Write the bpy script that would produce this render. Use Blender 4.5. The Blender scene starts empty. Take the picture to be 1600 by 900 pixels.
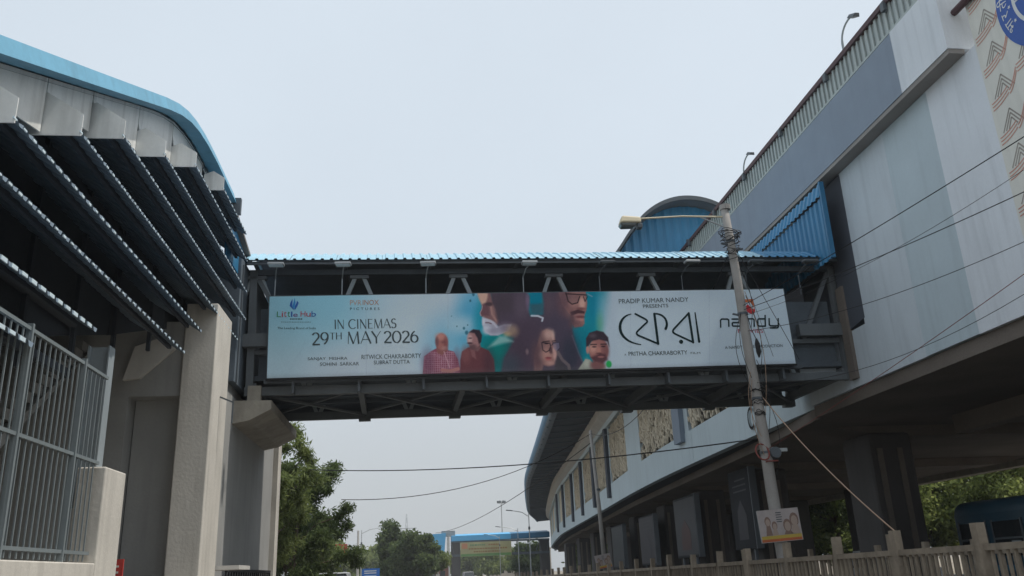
import bpy, math, random
import numpy as np
from mathutils import Vector, Matrix

random.seed(7)
R = math.radians
scene = bpy.context.scene
COL = scene.collection

# ------------------------------------------------------------------ camera
cam_d = bpy.data.cameras.new("camera")
cam = bpy.data.objects.new("camera", cam_d)
COL.objects.link(cam)
cam_d.sensor_width = 36.0
cam_d.lens = 36.0 * 1317.0 / 1600.0
cam_d.clip_end = 6000.0
cam_d.clip_start = 0.05
CAM_H = 1.45
yaw, pitch, roll = R(6.92), R(18.6), R(2.4)
fw = Vector((math.sin(yaw) * math.cos(pitch), math.cos(yaw) * math.cos(pitch), math.sin(pitch)))
rt = Vector((math.cos(yaw), -math.sin(yaw), 0.0))
up = rt.cross(fw)
r2 = rt * math.cos(-roll) + up * math.sin(-roll)
u2 = -rt * math.sin(-roll) + up * math.cos(-roll)
m = Matrix((r2, u2, -fw)).transposed().to_4x4()
m.translation = Vector((0, 0, CAM_H))
cam.matrix_world = m
scene.camera = cam

# ------------------------------------------------------------------ world, sun, exposure
SUN_EL, SUN_AZ = R(64.0), R(94.0)          # azimuth clockwise from +Y
world = bpy.data.worlds.new("World")
scene.world = world
world.use_nodes = True
wn = world.node_tree
for n in list(wn.nodes):
    wn.nodes.remove(n)
sky = wn.nodes.new("ShaderNodeTexSky")
sky.sky_type = 'NISHITA'
sky.sun_disc = False
sky.sun_elevation = SUN_EL
sky.sun_rotation = SUN_AZ
sky.altitude = 0.0
sky.air_density = 1.0
sky.dust_density = 6.0
sky.ozone_density = 1.5
veil = wn.nodes.new("ShaderNodeMix")        # thin uniform cloud veil over the blue
veil.data_type = 'RGBA'
veil.inputs[0].default_value = 0.80
wn.links.new(sky.outputs[0], veil.inputs[6])
tc = wn.nodes.new("ShaderNodeTexCoord")
sx = wn.nodes.new("ShaderNodeSeparateXYZ")
wn.links.new(tc.outputs["Generated"], sx.inputs[0])
gr = wn.nodes.new("ShaderNodeMapRange")      # greyer haze low down, paler blue above, constant from 25 degrees up
gr.interpolation_type = 'SMOOTHSTEP'
gr.inputs[1].default_value = 0.0
gr.inputs[2].default_value = 0.45
wn.links.new(sx.outputs[2], gr.inputs[0])
hz = wn.nodes.new("ShaderNodeMix")
hz.data_type = 'RGBA'
hz.inputs[6].default_value = (6.55, 6.95, 7.25, 1)
hz.inputs[7].default_value = (8.0, 8.95, 9.8, 1)
wn.links.new(gr.outputs[0], hz.inputs[0])
cn = wn.nodes.new("ShaderNodeTexNoise")       # barely visible unevenness of the high cloud
cn.inputs["Scale"].default_value = 2.2
cn.inputs["Detail"].default_value = 5.0
wn.links.new(tc.outputs["Generated"], cn.inputs["Vector"])
cm = wn.nodes.new("ShaderNodeMapRange")
cm.inputs[1].default_value = 0.3
cm.inputs[2].default_value = 0.7
cm.inputs[3].default_value = 0.965
cm.inputs[4].default_value = 1.03
wn.links.new(cn.outputs["Fac"], cm.inputs[0])
cs_ = wn.nodes.new("ShaderNodeVectorMath")
cs_.operation = 'SCALE'
wn.links.new(hz.outputs[2], cs_.inputs[0])
wn.links.new(cm.outputs[0], cs_.inputs["Scale"])
wn.links.new(cs_.outputs[0], veil.inputs[7])
bg = wn.nodes.new("ShaderNodeBackground")
bg.inputs[1].default_value = 0.10
wo = wn.nodes.new("ShaderNodeOutputWorld")
wn.links.new(veil.outputs[2], bg.inputs[0])
wn.links.new(bg.outputs[0], wo.inputs[0])

sun_d = bpy.data.lights.new("sun", 'SUN')
sun_d.energy = 2.9
sun_d.angle = R(1.2)
sun_d.color = (1.0, 0.95, 0.87)
sun = bpy.data.objects.new("sun", sun_d)
COL.objects.link(sun)
sd = Vector((math.sin(SUN_AZ) * math.cos(SUN_EL), math.cos(SUN_AZ) * math.cos(SUN_EL), math.sin(SUN_EL)))
sun.rotation_euler = sd.to_track_quat('Z', 'Y').to_euler()
sun.location = (0, 0, 60)

scene.view_settings.view_transform = 'Standard'
scene.view_settings.look = 'None'
scene.view_settings.gamma = 1.0
scene.view_settings.exposure = 0.0
scene.view_settings.use_curve_mapping = False
scene.cycles.max_bounces = 6


# ------------------------------------------------------------------ helpers
def lin(c):
    return tuple(((v / 255.0) / 12.92 if v / 255.0 <= 0.04045 else ((v / 255.0 + 0.055) / 1.055) ** 2.4) for v in c)


MATS = {}


def mat(name, col, rough=0.8, metal=0.0, amt=0.12, scale=1.2, fine=18.0, streak=0.0, bump=0.0, spec=0.3, streak_col=None):
    if name in MATS:
        return MATS[name]
    mt = bpy.data.materials.new(name)
    mt.use_nodes = True
    t = mt.node_tree
    b = t.nodes["Principled BSDF"]
    b.inputs["Roughness"].default_value = rough
    b.inputs["Metallic"].default_value = metal
    b.inputs["Specular IOR Level"].default_value = spec
    geo = t.nodes.new("ShaderNodeNewGeometry")
    n1 = t.nodes.new("ShaderNodeTexNoise")
    n1.inputs["Scale"].default_value = scale
    n1.inputs["Detail"].default_value = 5.0
    n2 = t.nodes.new("ShaderNodeTexNoise")
    n2.inputs["Scale"].default_value = fine
    n2.inputs["Detail"].default_value = 3.0
    t.links.new(geo.outputs["Position"], n1.inputs["Vector"])
    t.links.new(geo.outputs["Position"], n2.inputs["Vector"])
    add = t.nodes.new("ShaderNodeMath")
    add.operation = 'MULTIPLY_ADD'
    add.inputs[1].default_value = 0.4
    t.links.new(n2.outputs["Fac"], add.inputs[0])
    t.links.new(n1.outputs["Fac"], add.inputs[2])
    mr = t.nodes.new("ShaderNodeMapRange")
    mr.inputs[1].default_value = 0.35
    mr.inputs[2].default_value = 1.05
    mr.inputs[3].default_value = 1.0 - amt
    mr.inputs[4].default_value = 1.0 + amt
    t.links.new(add.outputs[0], mr.inputs[0])
    mul = t.nodes.new("ShaderNodeVectorMath")
    mul.operation = 'SCALE'
    mul.inputs[0].default_value = col[:3]
    t.links.new(mr.outputs[0], mul.inputs["Scale"])
    out = mul.outputs[0]
    if streak > 0:
        mp = t.nodes.new("ShaderNodeMapping")
        mp.inputs["Scale"].default_value = (3.0, 3.0, 0.22)
        t.links.new(geo.outputs["Position"], mp.inputs["Vector"])
        n3 = t.nodes.new("ShaderNodeTexNoise")
        n3.inputs["Scale"].default_value = 1.6
        n3.inputs["Detail"].default_value = 6.0
        t.links.new(mp.outputs[0], n3.inputs["Vector"])
        rp = t.nodes.new("ShaderNodeMapRange")
        rp.inputs[1].default_value = 0.5
        rp.inputs[2].default_value = 0.78
        rp.inputs[3].default_value = 0.0
        rp.inputs[4].default_value = streak
        t.links.new(n3.outputs["Fac"], rp.inputs[0])
        mx = t.nodes.new("ShaderNodeMix")
        mx.data_type = 'RGBA'
        t.links.new(rp.outputs[0], mx.inputs[0])
        t.links.new(out, mx.inputs[6])
        sc = streak_col or tuple(v * 0.35 for v in col[:3])
        mx.inputs[7].default_value = (*sc, 1)
        out = mx.outputs[2]
    t.links.new(out, b.inputs["Base Color"])
    if bump > 0:
        bp = t.nodes.new("ShaderNodeBump")
        bp.inputs["Strength"].default_value = bump
        bp.inputs["Distance"].default_value = 0.02
        t.links.new(n2.outputs["Fac"], bp.inputs["Height"])
        t.links.new(bp.outputs[0], b.inputs["Normal"])
    MATS[name] = mt
    return mt


def attr_mat(name, rough=0.6):
    mt = bpy.data.materials.new(name)
    mt.use_nodes = True
    t = mt.node_tree
    b = t.nodes["Principled BSDF"]
    b.inputs["Roughness"].default_value = rough
    b.inputs["Specular IOR Level"].default_value = 0.06
    a = t.nodes.new("ShaderNodeAttribute")
    a.attribute_name = "print"
    t.links.new(a.outputs["Color"], b.inputs["Base Color"])
    return mt


class MB:
    def __init__(s):
        s.v, s.f = [], []

    def quad(s, a, b, c, d):
        i = len(s.v)
        s.v += [tuple(a), tuple(b), tuple(c), tuple(d)]
        s.f.append((i, i + 1, i + 2, i + 3))
        return s

    def poly(s, pts):
        i = len(s.v)
        s.v += [tuple(p) for p in pts]
        s.f.append(tuple(range(i, i + len(pts))))
        return s

    def hexa(s, c):                      # 8 corners: bottom ring 0-3, top ring 4-7
        i = len(s.v)
        s.v += [tuple(p) for p in c]
        for q in ((0, 3, 2, 1), (4, 5, 6, 7), (0, 1, 5, 4), (1, 2, 6, 5), (2, 3, 7, 6), (3, 0, 4, 7)):
            s.f.append(tuple(i + k for k in q))
        return s

    def box(s, x0, x1, y0, y1, z0, z1):
        return s.hexa([(x0, y0, z0), (x1, y0, z0), (x1, y1, z0), (x0, y1, z0),
                       (x0, y0, z1), (x1, y0, z1), (x1, y1, z1), (x0, y1, z1)])

    def bar(s, p, q, w, h, upv=(0, 0, 1)):
        p, q = Vector(p), Vector(q)
        d = (q - p).normalized()
        u = Vector(upv)
        if abs(d.dot(u)) > 0.98:
            u = Vector((0, 1, 0))
        a = d.cross(u).normalized() * (w / 2)
        b = a.cross(d).normalized() * (h / 2)
        return s.hexa([p - a - b, p + a - b, p + a + b, p - a + b, q - a - b, q + a - b, q + a + b, q - a + b])

    def tube(s, pts, r, n=6, cap=True):
        pts = [Vector(p) for p in pts]
        rs = r if isinstance(r, (list, tuple)) else [r] * len(pts)
        base = len(s.v)
        prev = None
        for k, p in enumerate(pts):
            d = (pts[min(k + 1, len(pts) - 1)] - pts[max(k - 1, 0)]).normalized()
            if prev is None:
                a = d.orthogonal().normalized()
            else:
                a = (prev - d * prev.dot(d)).normalized()
            prev = a
            b = d.cross(a)
            for j in range(n):
                t = 2 * math.pi * j / n
                s.v.append(tuple(p + a * (math.cos(t) * rs[k]) + b * (math.sin(t) * rs[k])))
        for k in range(len(pts) - 1):
            for j in range(n):
                j2 = (j + 1) % n
                s.f.append((base + k * n + j, base + k * n + j2, base + (k + 1) * n + j2, base + (k + 1) * n + j))
        if cap:
            s.f.append(tuple(base + j for j in reversed(range(n))))
            s.f.append(tuple(base + (len(pts) - 1) * n + j for j in range(n)))
        return s

    def prism(s, pts, off):              # polygon pts (3D), extruded by vector off
        off = Vector(off)
        n = len(pts)
        i = len(s.v)
        s.v += [tuple(p) for p in pts] + [tuple(Vector(p) + off) for p in pts]
        s.f.append(tuple(range(i, i + n)))
        s.f.append(tuple(reversed(range(i + n, i + 2 * n))))
        for k in range(n):
            k2 = (k + 1) % n
            s.f.append((i + k, i + n + k, i + n + k2, i + k2))
        return s

    def corr(s, o, du, dv, amp, n, duty=0.5, mid=None):
        """corrugated sheet: n trapezoid waves along du, spanning dv, waves deflect by amp"""
        o, du, dv, amp = Vector(o), Vector(du), Vector(dv), Vector(amp)
        prof = []
        for k in range(n):
            for t, h in ((0.0, 0), (0.5 - duty * 0.5 - 0.05, 0), (0.5 - duty * 0.5 + 0.08, 1), (0.5 + duty * 0.5 - 0.08, 1), (0.5 + duty * 0.5 + 0.05, 0)):
                prof.append(((k + t) / n, h))
        prof.append((1.0, 0))
        i = len(s.v)
        for t, h in prof:
            p = o + du * t + amp * h
            s.v += [tuple(p), tuple(p + dv)]
        for k in range(len(prof) - 1):
            a = i + 2 * k
            s.f.append((a, a + 2, a + 3, a + 1))
        return s

    def mesh(s, name):
        me = bpy.data.meshes.new(name)
        me.from_pydata(s.v, [], s.f)
        me.update()
        return me

    def build(s, name, m_, parent=None, smooth=False):
        return link(name, s.mesh(name), m_, parent, smooth)


def link(name, me, m_, parent=None, smooth=False):
    o = bpy.data.objects.new(name, me)
    if m_ and not me.materials:
        me.materials.append(m_)
    if smooth:
        me.shade_smooth()
    COL.objects.link(o)
    if parent:
        o.parent = parent
    return o


def tag(o, label, cat, group=None, kind=None):
    if label:
        o["label"] = label
    if cat:
        o["category"] = cat
    if group:
        o["group"] = group
    if kind:
        o["kind"] = kind
    return o


def thing(name, label, cat, loc=(0, 0, 0), rot=(0, 0, 0), group=None):
    o = bpy.data.objects.new(name, None)
    o.location = loc
    o.rotation_euler = rot
    COL.objects.link(o)
    return tag(o, label, cat, group)


def struct(o):
    o["kind"] = "structure"
    return o


def inst(name, me, parent, loc=(0, 0, 0), rot=(0, 0, 0), scale=(1, 1, 1)):
    o = bpy.data.objects.new(name, me)
    COL.objects.link(o)
    o.parent = parent
    o.location = loc
    o.rotation_euler = rot
    o.scale = scale
    return o


def bevel(o, w=0.02, seg=2):
    b = o.modifiers.new("bevel", 'BEVEL')
    b.width = w
    b.segments = seg
    b.limit_method = 'ANGLE'
    return o


def text_mesh(body, name="lettering"):
    c = bpy.data.curves.new(name, 'FONT')
    c.body = body
    c.resolution_u = 3
    o = bpy.data.objects.new(name, c)
    COL.objects.link(o)
    dg = bpy.context.evaluated_depsgraph_get()
    me = bpy.data.meshes.new_from_object(o.evaluated_get(dg))
    bpy.data.objects.remove(o)
    bpy.data.curves.remove(c)
    return me


def mesh_xy(me):
    n = len(me.vertices)
    a = np.empty(n * 3)
    me.vertices.foreach_get("co", a)
    return a.reshape(-1, 3)


# ------------------------------------------------------------------ materials
M_white = mat("painted_white_plaster", (0.62, 0.60, 0.56), 0.85, amt=0.10, streak=0.22, bump=0.15)
M_cream = mat("cream_plaster", (0.62, 0.585, 0.525), 0.85, amt=0.16, streak=0.42, bump=0.2)
M_grey_plaster = mat("grey_plaster", (0.36, 0.36, 0.35), 0.9, amt=0.1, streak=0.2, bump=0.2)
M_wall_blue = mat("pale_blue_grey_paint", (0.55, 0.61, 0.655), 0.8, amt=0.09, scale=0.6, streak=0.34, streak_col=(.34, .38, .42), bump=.08)
M_wall_teal = mat("teal_grey_paint", (0.49, 0.575, 0.62), 0.8, amt=0.09, scale=0.6, streak=0.34, streak_col=(.32, .38, .41), bump=.08)
M_wall_lav = mat("lavender_grey_paint", (0.71, 0.75, 0.795), 0.8, amt=0.08, scale=0.6, streak=0.34, streak_col=(.42, .45, .48), bump=.08)
M_wall_dark = mat("slate_blue_paint", (0.25, 0.30, 0.37), 0.8, amt=0.08, streak=0.1)
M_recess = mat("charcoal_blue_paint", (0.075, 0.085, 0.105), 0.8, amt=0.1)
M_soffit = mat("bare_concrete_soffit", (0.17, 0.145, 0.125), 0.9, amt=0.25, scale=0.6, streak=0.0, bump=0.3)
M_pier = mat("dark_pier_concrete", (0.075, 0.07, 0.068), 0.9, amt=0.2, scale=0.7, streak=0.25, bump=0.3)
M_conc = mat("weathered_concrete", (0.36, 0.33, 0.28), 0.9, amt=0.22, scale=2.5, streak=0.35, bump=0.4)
M_blue = mat("sky_blue_sheet_metal", (0.03, 0.20, 0.38), 0.45, 0.0, amt=0.12, streak=0.18, spec=0.5)
M_blue_roof = mat("faded_blue_roof_sheet", (0.34, 0.56, 0.68), 0.4, 0.0, amt=0.16, scale=0.8, streak=0.2, spec=0.5)
M_blue_dk = mat("deep_blue_sheet_metal", (0.035, 0.17, 0.32), 0.5, 0.0, amt=0.1, streak=0.15, spec=0.4)
M_trim = mat("roof_trim_blue", (0.13, 0.37, 0.53), 0.5, 0.0, amt=0.16, streak=0.3, spec=0.5)
M_under = mat("dark_sheet_underside", (0.13, 0.16, 0.19), 0.6, amt=0.25, spec=0.3)
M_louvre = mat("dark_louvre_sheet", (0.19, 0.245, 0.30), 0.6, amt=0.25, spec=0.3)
M_shade = mat("interior_shade_dark", (.055, .065, .08), .8, amt=.25)  # dark tone standing for the shade inside the staircase
M_pale_blue = mat("pale_blue_white", (0.66, 0.78, 0.84), 0.5, amt=0.15)  # lamp lenses, and the painted light dots on the louvre lips
M_fascia = mat("white_fascia_sheet", (0.86, 0.86, 0.83), 0.6, amt=0.12, scale=1.5, streak=0.4, streak_col=(0.2, 0.19, 0.17))
M_steel = mat("grey_painted_steel", (0.30, 0.34, 0.36), 0.5, 0.0, amt=0.15, streak=0.2, spec=0.4)
M_steel_dk = mat("dark_grey_steel", (0.10, 0.115, 0.13), 0.55, 0.0, amt=0.2, spec=0.4)
M_truss = mat("bridge_truss_steel", (0.135, 0.15, 0.16), 0.55, 0.0, amt=0.15, streak=0.2, spec=0.4)
M_deck = mat("bridge_deck_underside", (0.10, 0.12, 0.14), 0.7, amt=0.25)
M_black = mat("black_rubber", (0.02, 0.02, 0.022), 0.7, amt=0.2)
M_cable = mat("black_cable", (0.018, 0.018, 0.02), 0.6, amt=0.1)
M_rope = mat("tan_rope_cable", (0.35, 0.24, 0.17), 0.8, amt=0.1)
M_redwire = mat("red_wire", (0.22, 0.055, 0.045), 0.7, amt=0.1)
M_pole = mat("grey_concrete_pole", (0.36, 0.34, 0.32), 0.85, amt=0.2, scale=2.0, fine=30, streak=0.3, bump=0.3)
M_galv = mat("galvanised_steel", (0.42, 0.44, 0.45), 0.45, 0.4, amt=0.12)
M_lampcream = mat("cream_lamp_housing", (0.62, 0.54, 0.38), 0.5, amt=0.1)
M_lens = mat("smoked_lamp_lens", (0.10, 0.11, 0.11), 0.2, amt=0.1, spec=0.6)
M_asphalt = mat("asphalt", (0.105, 0.10, 0.095), 0.9, amt=0.25, scale=0.5, fine=40, bump=0.4)
M_pave = mat("grey_paving", (0.30, 0.28, 0.245), 0.9, amt=0.2, scale=0.8, bump=0.3)
M_earth = mat("dusty_ground", (0.27, 0.23, 0.175), 0.95, amt=0.25, scale=0.05, fine=1.5)
M_paint = mat("road_paint", (0.7, 0.7, 0.66), 0.8, amt=0.2)
M_maroon = mat("maroon_coping", (0.09, 0.05, 0.055), 0.6, amt=0.2)
M_railing = mat("pale_green_grey_railing", (0.42, 0.47, 0.46), 0.6, amt=0.1, streak=0.2)
M_jali = mat("sandstone_lattice", (0.62, 0.55, 0.43), 0.9, amt=0.18, scale=1.0, streak=0.15)
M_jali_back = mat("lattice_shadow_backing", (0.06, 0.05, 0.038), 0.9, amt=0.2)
M_dkpanel = mat("navy_hoarding_print", (0.013, 0.014, 0.018), 0.85, amt=0.3, scale=1.5)
M_bark = mat("brown_bark", (0.12, 0.09, 0.065), 0.95, amt=0.3, bump=0.5)
M_red = mat("red_sign_paint", (0.55, 0.06, 0.05), 0.6, amt=0.15)
M_glass = mat("dark_vehicle_glass", (0.02, 0.025, 0.03), 0.08, amt=0.1, spec=0.6)
M_carwhite = mat("white_car_paint", (0.75, 0.76, 0.77), 0.25, amt=0.04, spec=0.6)
M_tyre = mat("tyre_rubber", (0.02, 0.02, 0.02), 0.9, amt=0.2)
M_busblue = mat("dark_teal_bus_paint", (0.02, 0.07, 0.11), 0.35, amt=0.15, spec=0.5)
M_chrome = mat("headlamp_glass", (0.6, 0.62, 0.64), 0.15, amt=0.05, spec=0.8)
M_ink = mat("dark_green_ink", (0.012, 0.030, 0.034), 0.8, amt=0.05, spec=0.04)
M_ink_grey = mat("grey_green_ink", (0.075, 0.10, 0.11), 0.8, amt=0.05, spec=0.04)
M_ink_black = mat("black_lettering", (0.015, 0.017, 0.02), 0.6, amt=0.1)
M_brickfar = mat("red_brown_brick", (0.22, 0.10, 0.075), 0.9, amt=0.25)
M_farbldg = mat("far_beige_render", (0.42, 0.38, 0.33), 0.9, amt=0.15)


def leafmat(name, c):
    mt = bpy.data.materials.new(name)
    mt.use_nodes = True
    t = mt.node_tree
    b = t.nodes["Principled BSDF"]
    b.inputs["Roughness"].default_value = 0.6
    b.inputs["Specular IOR Level"].default_value = 0.25
    b.inputs["Transmission Weight"].default_value = 0.0
    geo = t.nodes.new("ShaderNodeNewGeometry")
    n = t.nodes.new("ShaderNodeTexNoise")
    n.inputs["Scale"].default_value = 0.9
    n.inputs["Detail"].default_value = 4
    t.links.new(geo.outputs["Position"], n.inputs["Vector"])
    mm = t.nodes.new("ShaderNodeMath")
    mm.operation = 'MULTIPLY_ADD'
    mm.inputs[1].default_value = 0.45
    t.links.new(geo.outputs["Random Per Island"], mm.inputs[0])
    t.links.new(n.outputs["Fac"], mm.inputs[2])
    cr = t.nodes.new("ShaderNodeValToRGB")
    cr.color_ramp.elements[0].position = 0.35
    cr.color_ramp.elements[0].color = (c[0] * 0.5, c[1] * 0.55, c[2] * 0.5, 1)
    cr.color_ramp.elements[1].position = 1.0
    cr.color_ramp.elements[1].color = (c[0] * 1.6, c[1] * 1.4, c[2] * 1.3, 1)
    t.links.new(mm.outputs[0], cr.inputs[0])
    tr = t.nodes.new("ShaderNodeBsdfTranslucent")
    mix = t.nodes.new("ShaderNodeMixShader")
    mix.inputs[0].default_value = 0.5
    t.links.new(cr.outputs[0], b.inputs["Base Color"])
    t.links.new(cr.outputs[0], tr.inputs[0])
    t.links.new(b.outputs[0], mix.inputs[1])
    t.links.new(tr.outputs[0], mix.inputs[2])
    t.links.new(mix.outputs[0], t.nodes["Material Output"].inputs[0])
    return mt


L_dark = leafmat("dark_green_leaves", (0.085, 0.13, 0.05))
L_mid = leafmat("mid_green_leaves", (0.155, 0.21, 0.075))
L_pale = leafmat("pale_green_leaves", (0.25, 0.32, 0.11))

# ================================================================== GROUND
struct(MB().box(-1500, 1500, -300, 2500, -0.3, -0.02).build("ground", M_earth))
struct(MB().quad((-3.2, -60, 0), (7.0, -60, 0), (7.0, 120, 0), (-3.2, 120, 0)).quad((-3.2, 120, 0), (7.0, 120, 0), (26, 420, 0), (12, 420, 0)).build("road", M_asphalt))
struct(MB().box(-9.5, -3.2, -60, 27.9, -0.02, 0.14).build("pavement", M_pave))
struct(MB().box(-14, -3.25, 27.95, 120, -0.015, 0.004).build("side_lane", M_asphalt))
struct(MB().box(7.0, 11.2, -60, 110, -0.02, 0.15).build("median_pavement", mat("shade_dark_median", (.07, .062, .052), .95, amt=.3)))  # paving colour darkened to stand for the shade behind the fence
struct(MB().quad((11.2, -60, 0.002), (40, -60, 0.002), (40, 220, 0.002), (11.2, 220, 0.002)).build("under_viaduct_road", M_asphalt))
for lx in (0.3, 3.6):
    mk = MB()
    for k in range(20):
        mk.quad((lx - .06, -20 + k * 6, .005), (lx + .06, -20 + k * 6, .005), (lx + .06, -17 + k * 6, .005), (lx - .06, -17 + k * 6, .005))
    struct(mk.build("lane_marking", M_paint))

# ================================================================== COVERED STAIRCASE (left)
ST = thing("covered_staircase", "covered staircase with blue roof edge, white fascia and stacked dark louvres, at left", "staircase", (-4, 8, 0))
SO = Vector((4, -8, 0))                      # world -> local


def sl(b):                                    # shift a builder to the staircase's local frame
    b.v = [(x + 4, y - 8, z) for x, y, z in b.v]
    return b


TRIM = [(1.0, 3.65), (7.44, 6.68), (10.2, 7.98), (13.2, 9.40), (13.9, 9.70), (14.5, 9.90), (15.1, 10.03), (15.8, 10.11), (16.6, 10.14), (18.6, 10.12)]   # (Y,Z) top of roof edge


def trim_z(y):
    for (a, za), (b, zb) in zip(TRIM, TRIM[1:]):
        if y <= b:
            return za + (zb - za) * (y - a) / (b - a)
    return TRIM[-1][1]


# blue edge trim, with thickness, following the roof line
b = MB()
for (a, za), (c, zc) in zip(TRIM, TRIM[1:]):
    b.hexa([(-4.42, a, za - .235), (-4.15, a, za - .235), (-4.15, c, zc - .235), (-4.42, c, zc - .235),
            (-4.50, a, za + .04), (-4.22, a, za), (-4.22, c, zc), (-4.50, c, zc + .04)])
sl(b).build("roof_trim", M_trim, ST)
# roof sheet behind the trim
b = MB()
for (a, za), (c, zc) in zip(TRIM, TRIM[1:]):
    n = max(2, int((c - a) / 0.28))
    b.corr((-4.5, a, za), (0, c - a, zc - za), (-4.2, 0, 0.35), (0, 0, 0.05), n)
sl(b).build("roof", M_blue_roof, ST)
b = MB()
for (a, za), (c, zc) in zip(TRIM, TRIM[1:]):
    b.quad((-8.7, a, za - .30), (-4.45, a, za - .30), (-4.45, c, zc - .30), (-8.7, c, zc - .30))
sl(b).build("roof_lining", M_under, ST)

# louvres: (Z of outer lip, near Y, far Y)
LV = [(3.88, 5.6, 9.15), (4.52, 5.9, 10.82), (5.28, 6.5, 14.9), (5.95, 8.0, 15.9), (6.66, 9.55, 19.1),
      (7.36, 10.9, 19.85), (8.02, 12.7, 19.75), (8.75, 14.5, 19.6), (9.32, 16.7, 19.3)]
PITCH = 0.23
for k, (z, y0, y1) in enumerate(LV):
    n = int(round((y1 - y0) / PITCH))
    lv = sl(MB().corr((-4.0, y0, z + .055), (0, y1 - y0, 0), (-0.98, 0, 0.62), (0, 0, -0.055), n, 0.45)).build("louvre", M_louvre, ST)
    # stiffening angle behind the lip and pale tabs standing for light through the corrugation
    sl(MB().box(-4.30, -4.24, y0 + .05, y1 - .05, z + .10, z + .16)).build("purlin", M_shade, lv)
    c = MB()
    for i in range(n):
        a = y0 + (i - .24) * PITCH
        c.box(-4.012, -3.998, a + .01, a + PITCH * (.36 if k > 1 else .60), z + .014 + random.uniform(-.006, .006), z + (.040 if k > 1 else .056))
    sl(c).build("lip_light_dots", M_pale_blue, lv)["kind"] = "stuff"
    if k >= 3:
        # white pentagonal end plate facing the road's near side
        w = [.95, .95, .75, .62, .55, .42][k - 3]
        pts = [(-4.0, y0 - .02, z - .02), (-4.0, y0 - .02, z + .27), (-4.0 - w * .55, y0 - .02, z + .27 + w * .36),
               (-4.0 - w, y0 - .02, z + .30 + w * .1), (-4.0 - w, y0 - .02, z - .02)]
        sl(MB().prism(pts, (0, .015, 0))).build("end_plate", M_fascia, lv)
# white fascia panels between trim and louvres, each its own sheet
fj = [5.2, 6.4, 7.95, 9.52, 10.86, 12.68, 14.48, 16.66, 18.5]
for i in range(len(fj) - 1):
    a, c = fj[i] + .012, fj[i + 1] - .012
    za, zc = trim_z(a) - .24, trim_z(c) - .24
    lo_a = [4.6, 5.25, 5.95, 6.7, 7.38, 8.05, 8.8, 9.4][i]
    lo_c = lo_a + .12
    x = -4.46
    m_ = (a + c) / 2
    pts = [(x, a, za), (x, a, lo_a + .55), (x, a + .12, lo_a + .42), (x, c, lo_c + .60 if i < 7 else lo_c), (x, c, zc)]
    if trim_z(m_) - .24 > za + (zc - za) * .5 + .02:
        pts.append((x, m_, trim_z(m_) - .24))
    sl(MB().prism(pts, (-.02, 0, 0))).build("fascia_panel", M_fascia, ST)
# end of the level roof: dark soffit edge and the blue cheek towards the bridge
sl(MB().box(-8.6, -4.05, 18.62, 18.74, 9.62, 10.02)).build("roof_end_beam", M_steel_dk, ST)
b = MB()
b.prism([(-4.35, 18.76, 9.86), (-4.35, 18.76, 8.7), (-4.35, 21.2, 8.7), (-4.35, 21.2, 9.36)], (-.03, 0, 0))
sl(b).build("blue_cheek_panel", M_blue, ST)
b = MB()
b.bar((-4.3, 18.74, 9.93), (-4.3, 21.2, 9.40), .16, .07)
sl(b).build("weathered_capping", mat("weathered_capping", (.22, .19, .17), .9, amt=.3), ST)
# added dark sheets standing for the shaded interior behind the louvres, in bays
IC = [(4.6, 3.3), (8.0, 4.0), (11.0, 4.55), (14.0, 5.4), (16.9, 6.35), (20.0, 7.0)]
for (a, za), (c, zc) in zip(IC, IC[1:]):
    sl(MB().prism([(-5.02, a + .01, za), (-5.02, c - .01, zc), (-5.02, c - .01, trim_z(c) - .31), (-5.02, a + .01, trim_z(a) - .31)], (-.03, 0, 0))).build("interior_shade_sheet", M_shade, ST)
# inner structure: back wall, stair flights, columns, cross beams
sl(MB().box(-8.9, -8.7, 2, 26, 0, 10)).build("back_wall", M_grey_plaster, ST)
fl = MB()
fl.hexa([(-8.2, 8.6, .1), (-6.4, 8.6, .1), (-6.4, 9.3, .1), (-8.2, 9.3, .1), (-8.2, 17.0, 5.9), (-6.4, 17.0, 5.9), (-6.4, 17.05, 5.9), (-8.2, 17.05, 5.9)])
sl(fl).build("stair_flight", M_grey_plaster, ST)
for i in range(28):
    t = i / 28
    y = 8.75 + t * 8.6
    z = .45 + t * 5.7
    sl(MB().box(-8.1, -6.45, y - .31, y + .05, z - .06, z + .12)).build("step", M_grey_plaster, ST)
for y in (12.35, 6.6):
    cb = MB()
    top = 4.75
    cb.box(-4.62, -4.36, y - .015, y + .015, 2.5, top)
    cb.box(-4.64, -4.62, y - .11, y + .11, 2.5, top).box(-4.36, -4.34, y - .11, y + .11, 2.5, top)
    sl(cb).build("steel_column", M_steel, ST)
for y in (7.5, 9.6, 11.5, 13.4, 15.3, 17.0, 18.6):
    sl(MB().bar((-8.6, y, trim_z(y) - .52), (-4.8, y, trim_z(y) - .52), .12, .22)).build("rafter", M_steel_dk, ST)
for (za, ya, yb) in ((4.35, 5, 12.3), (5.1, 6, 12.3), (7.0, 9, 17), (8.3, 12.5, 18.6)):
    sl(MB().bar((-4.9, ya, za), (-4.9, yb, za), .1, .12)).build("side_girt", M_shade, ST)
for i, y in enumerate((9.2, 10.8, 12.4, 14.0, 15.8, 17.8)):
    sl(MB().bar((-4.93, y, 3.6 + i * .5), (-4.93, y, trim_z(y) - .5), .06, .08)).build("mullion", M_shade, ST)
# landing house on the ground: buttress, recess wall, road-side wall, landing bracket
PB = thing("stair_landing_block", "grey and cream plastered pier block carrying the left end of the bridge", "pier", (-4.2, 17, 0))


def pl(b):
    b.v = [(x + 4.2, y - 17, z) for x, y, z in b.v]
    return b


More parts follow.
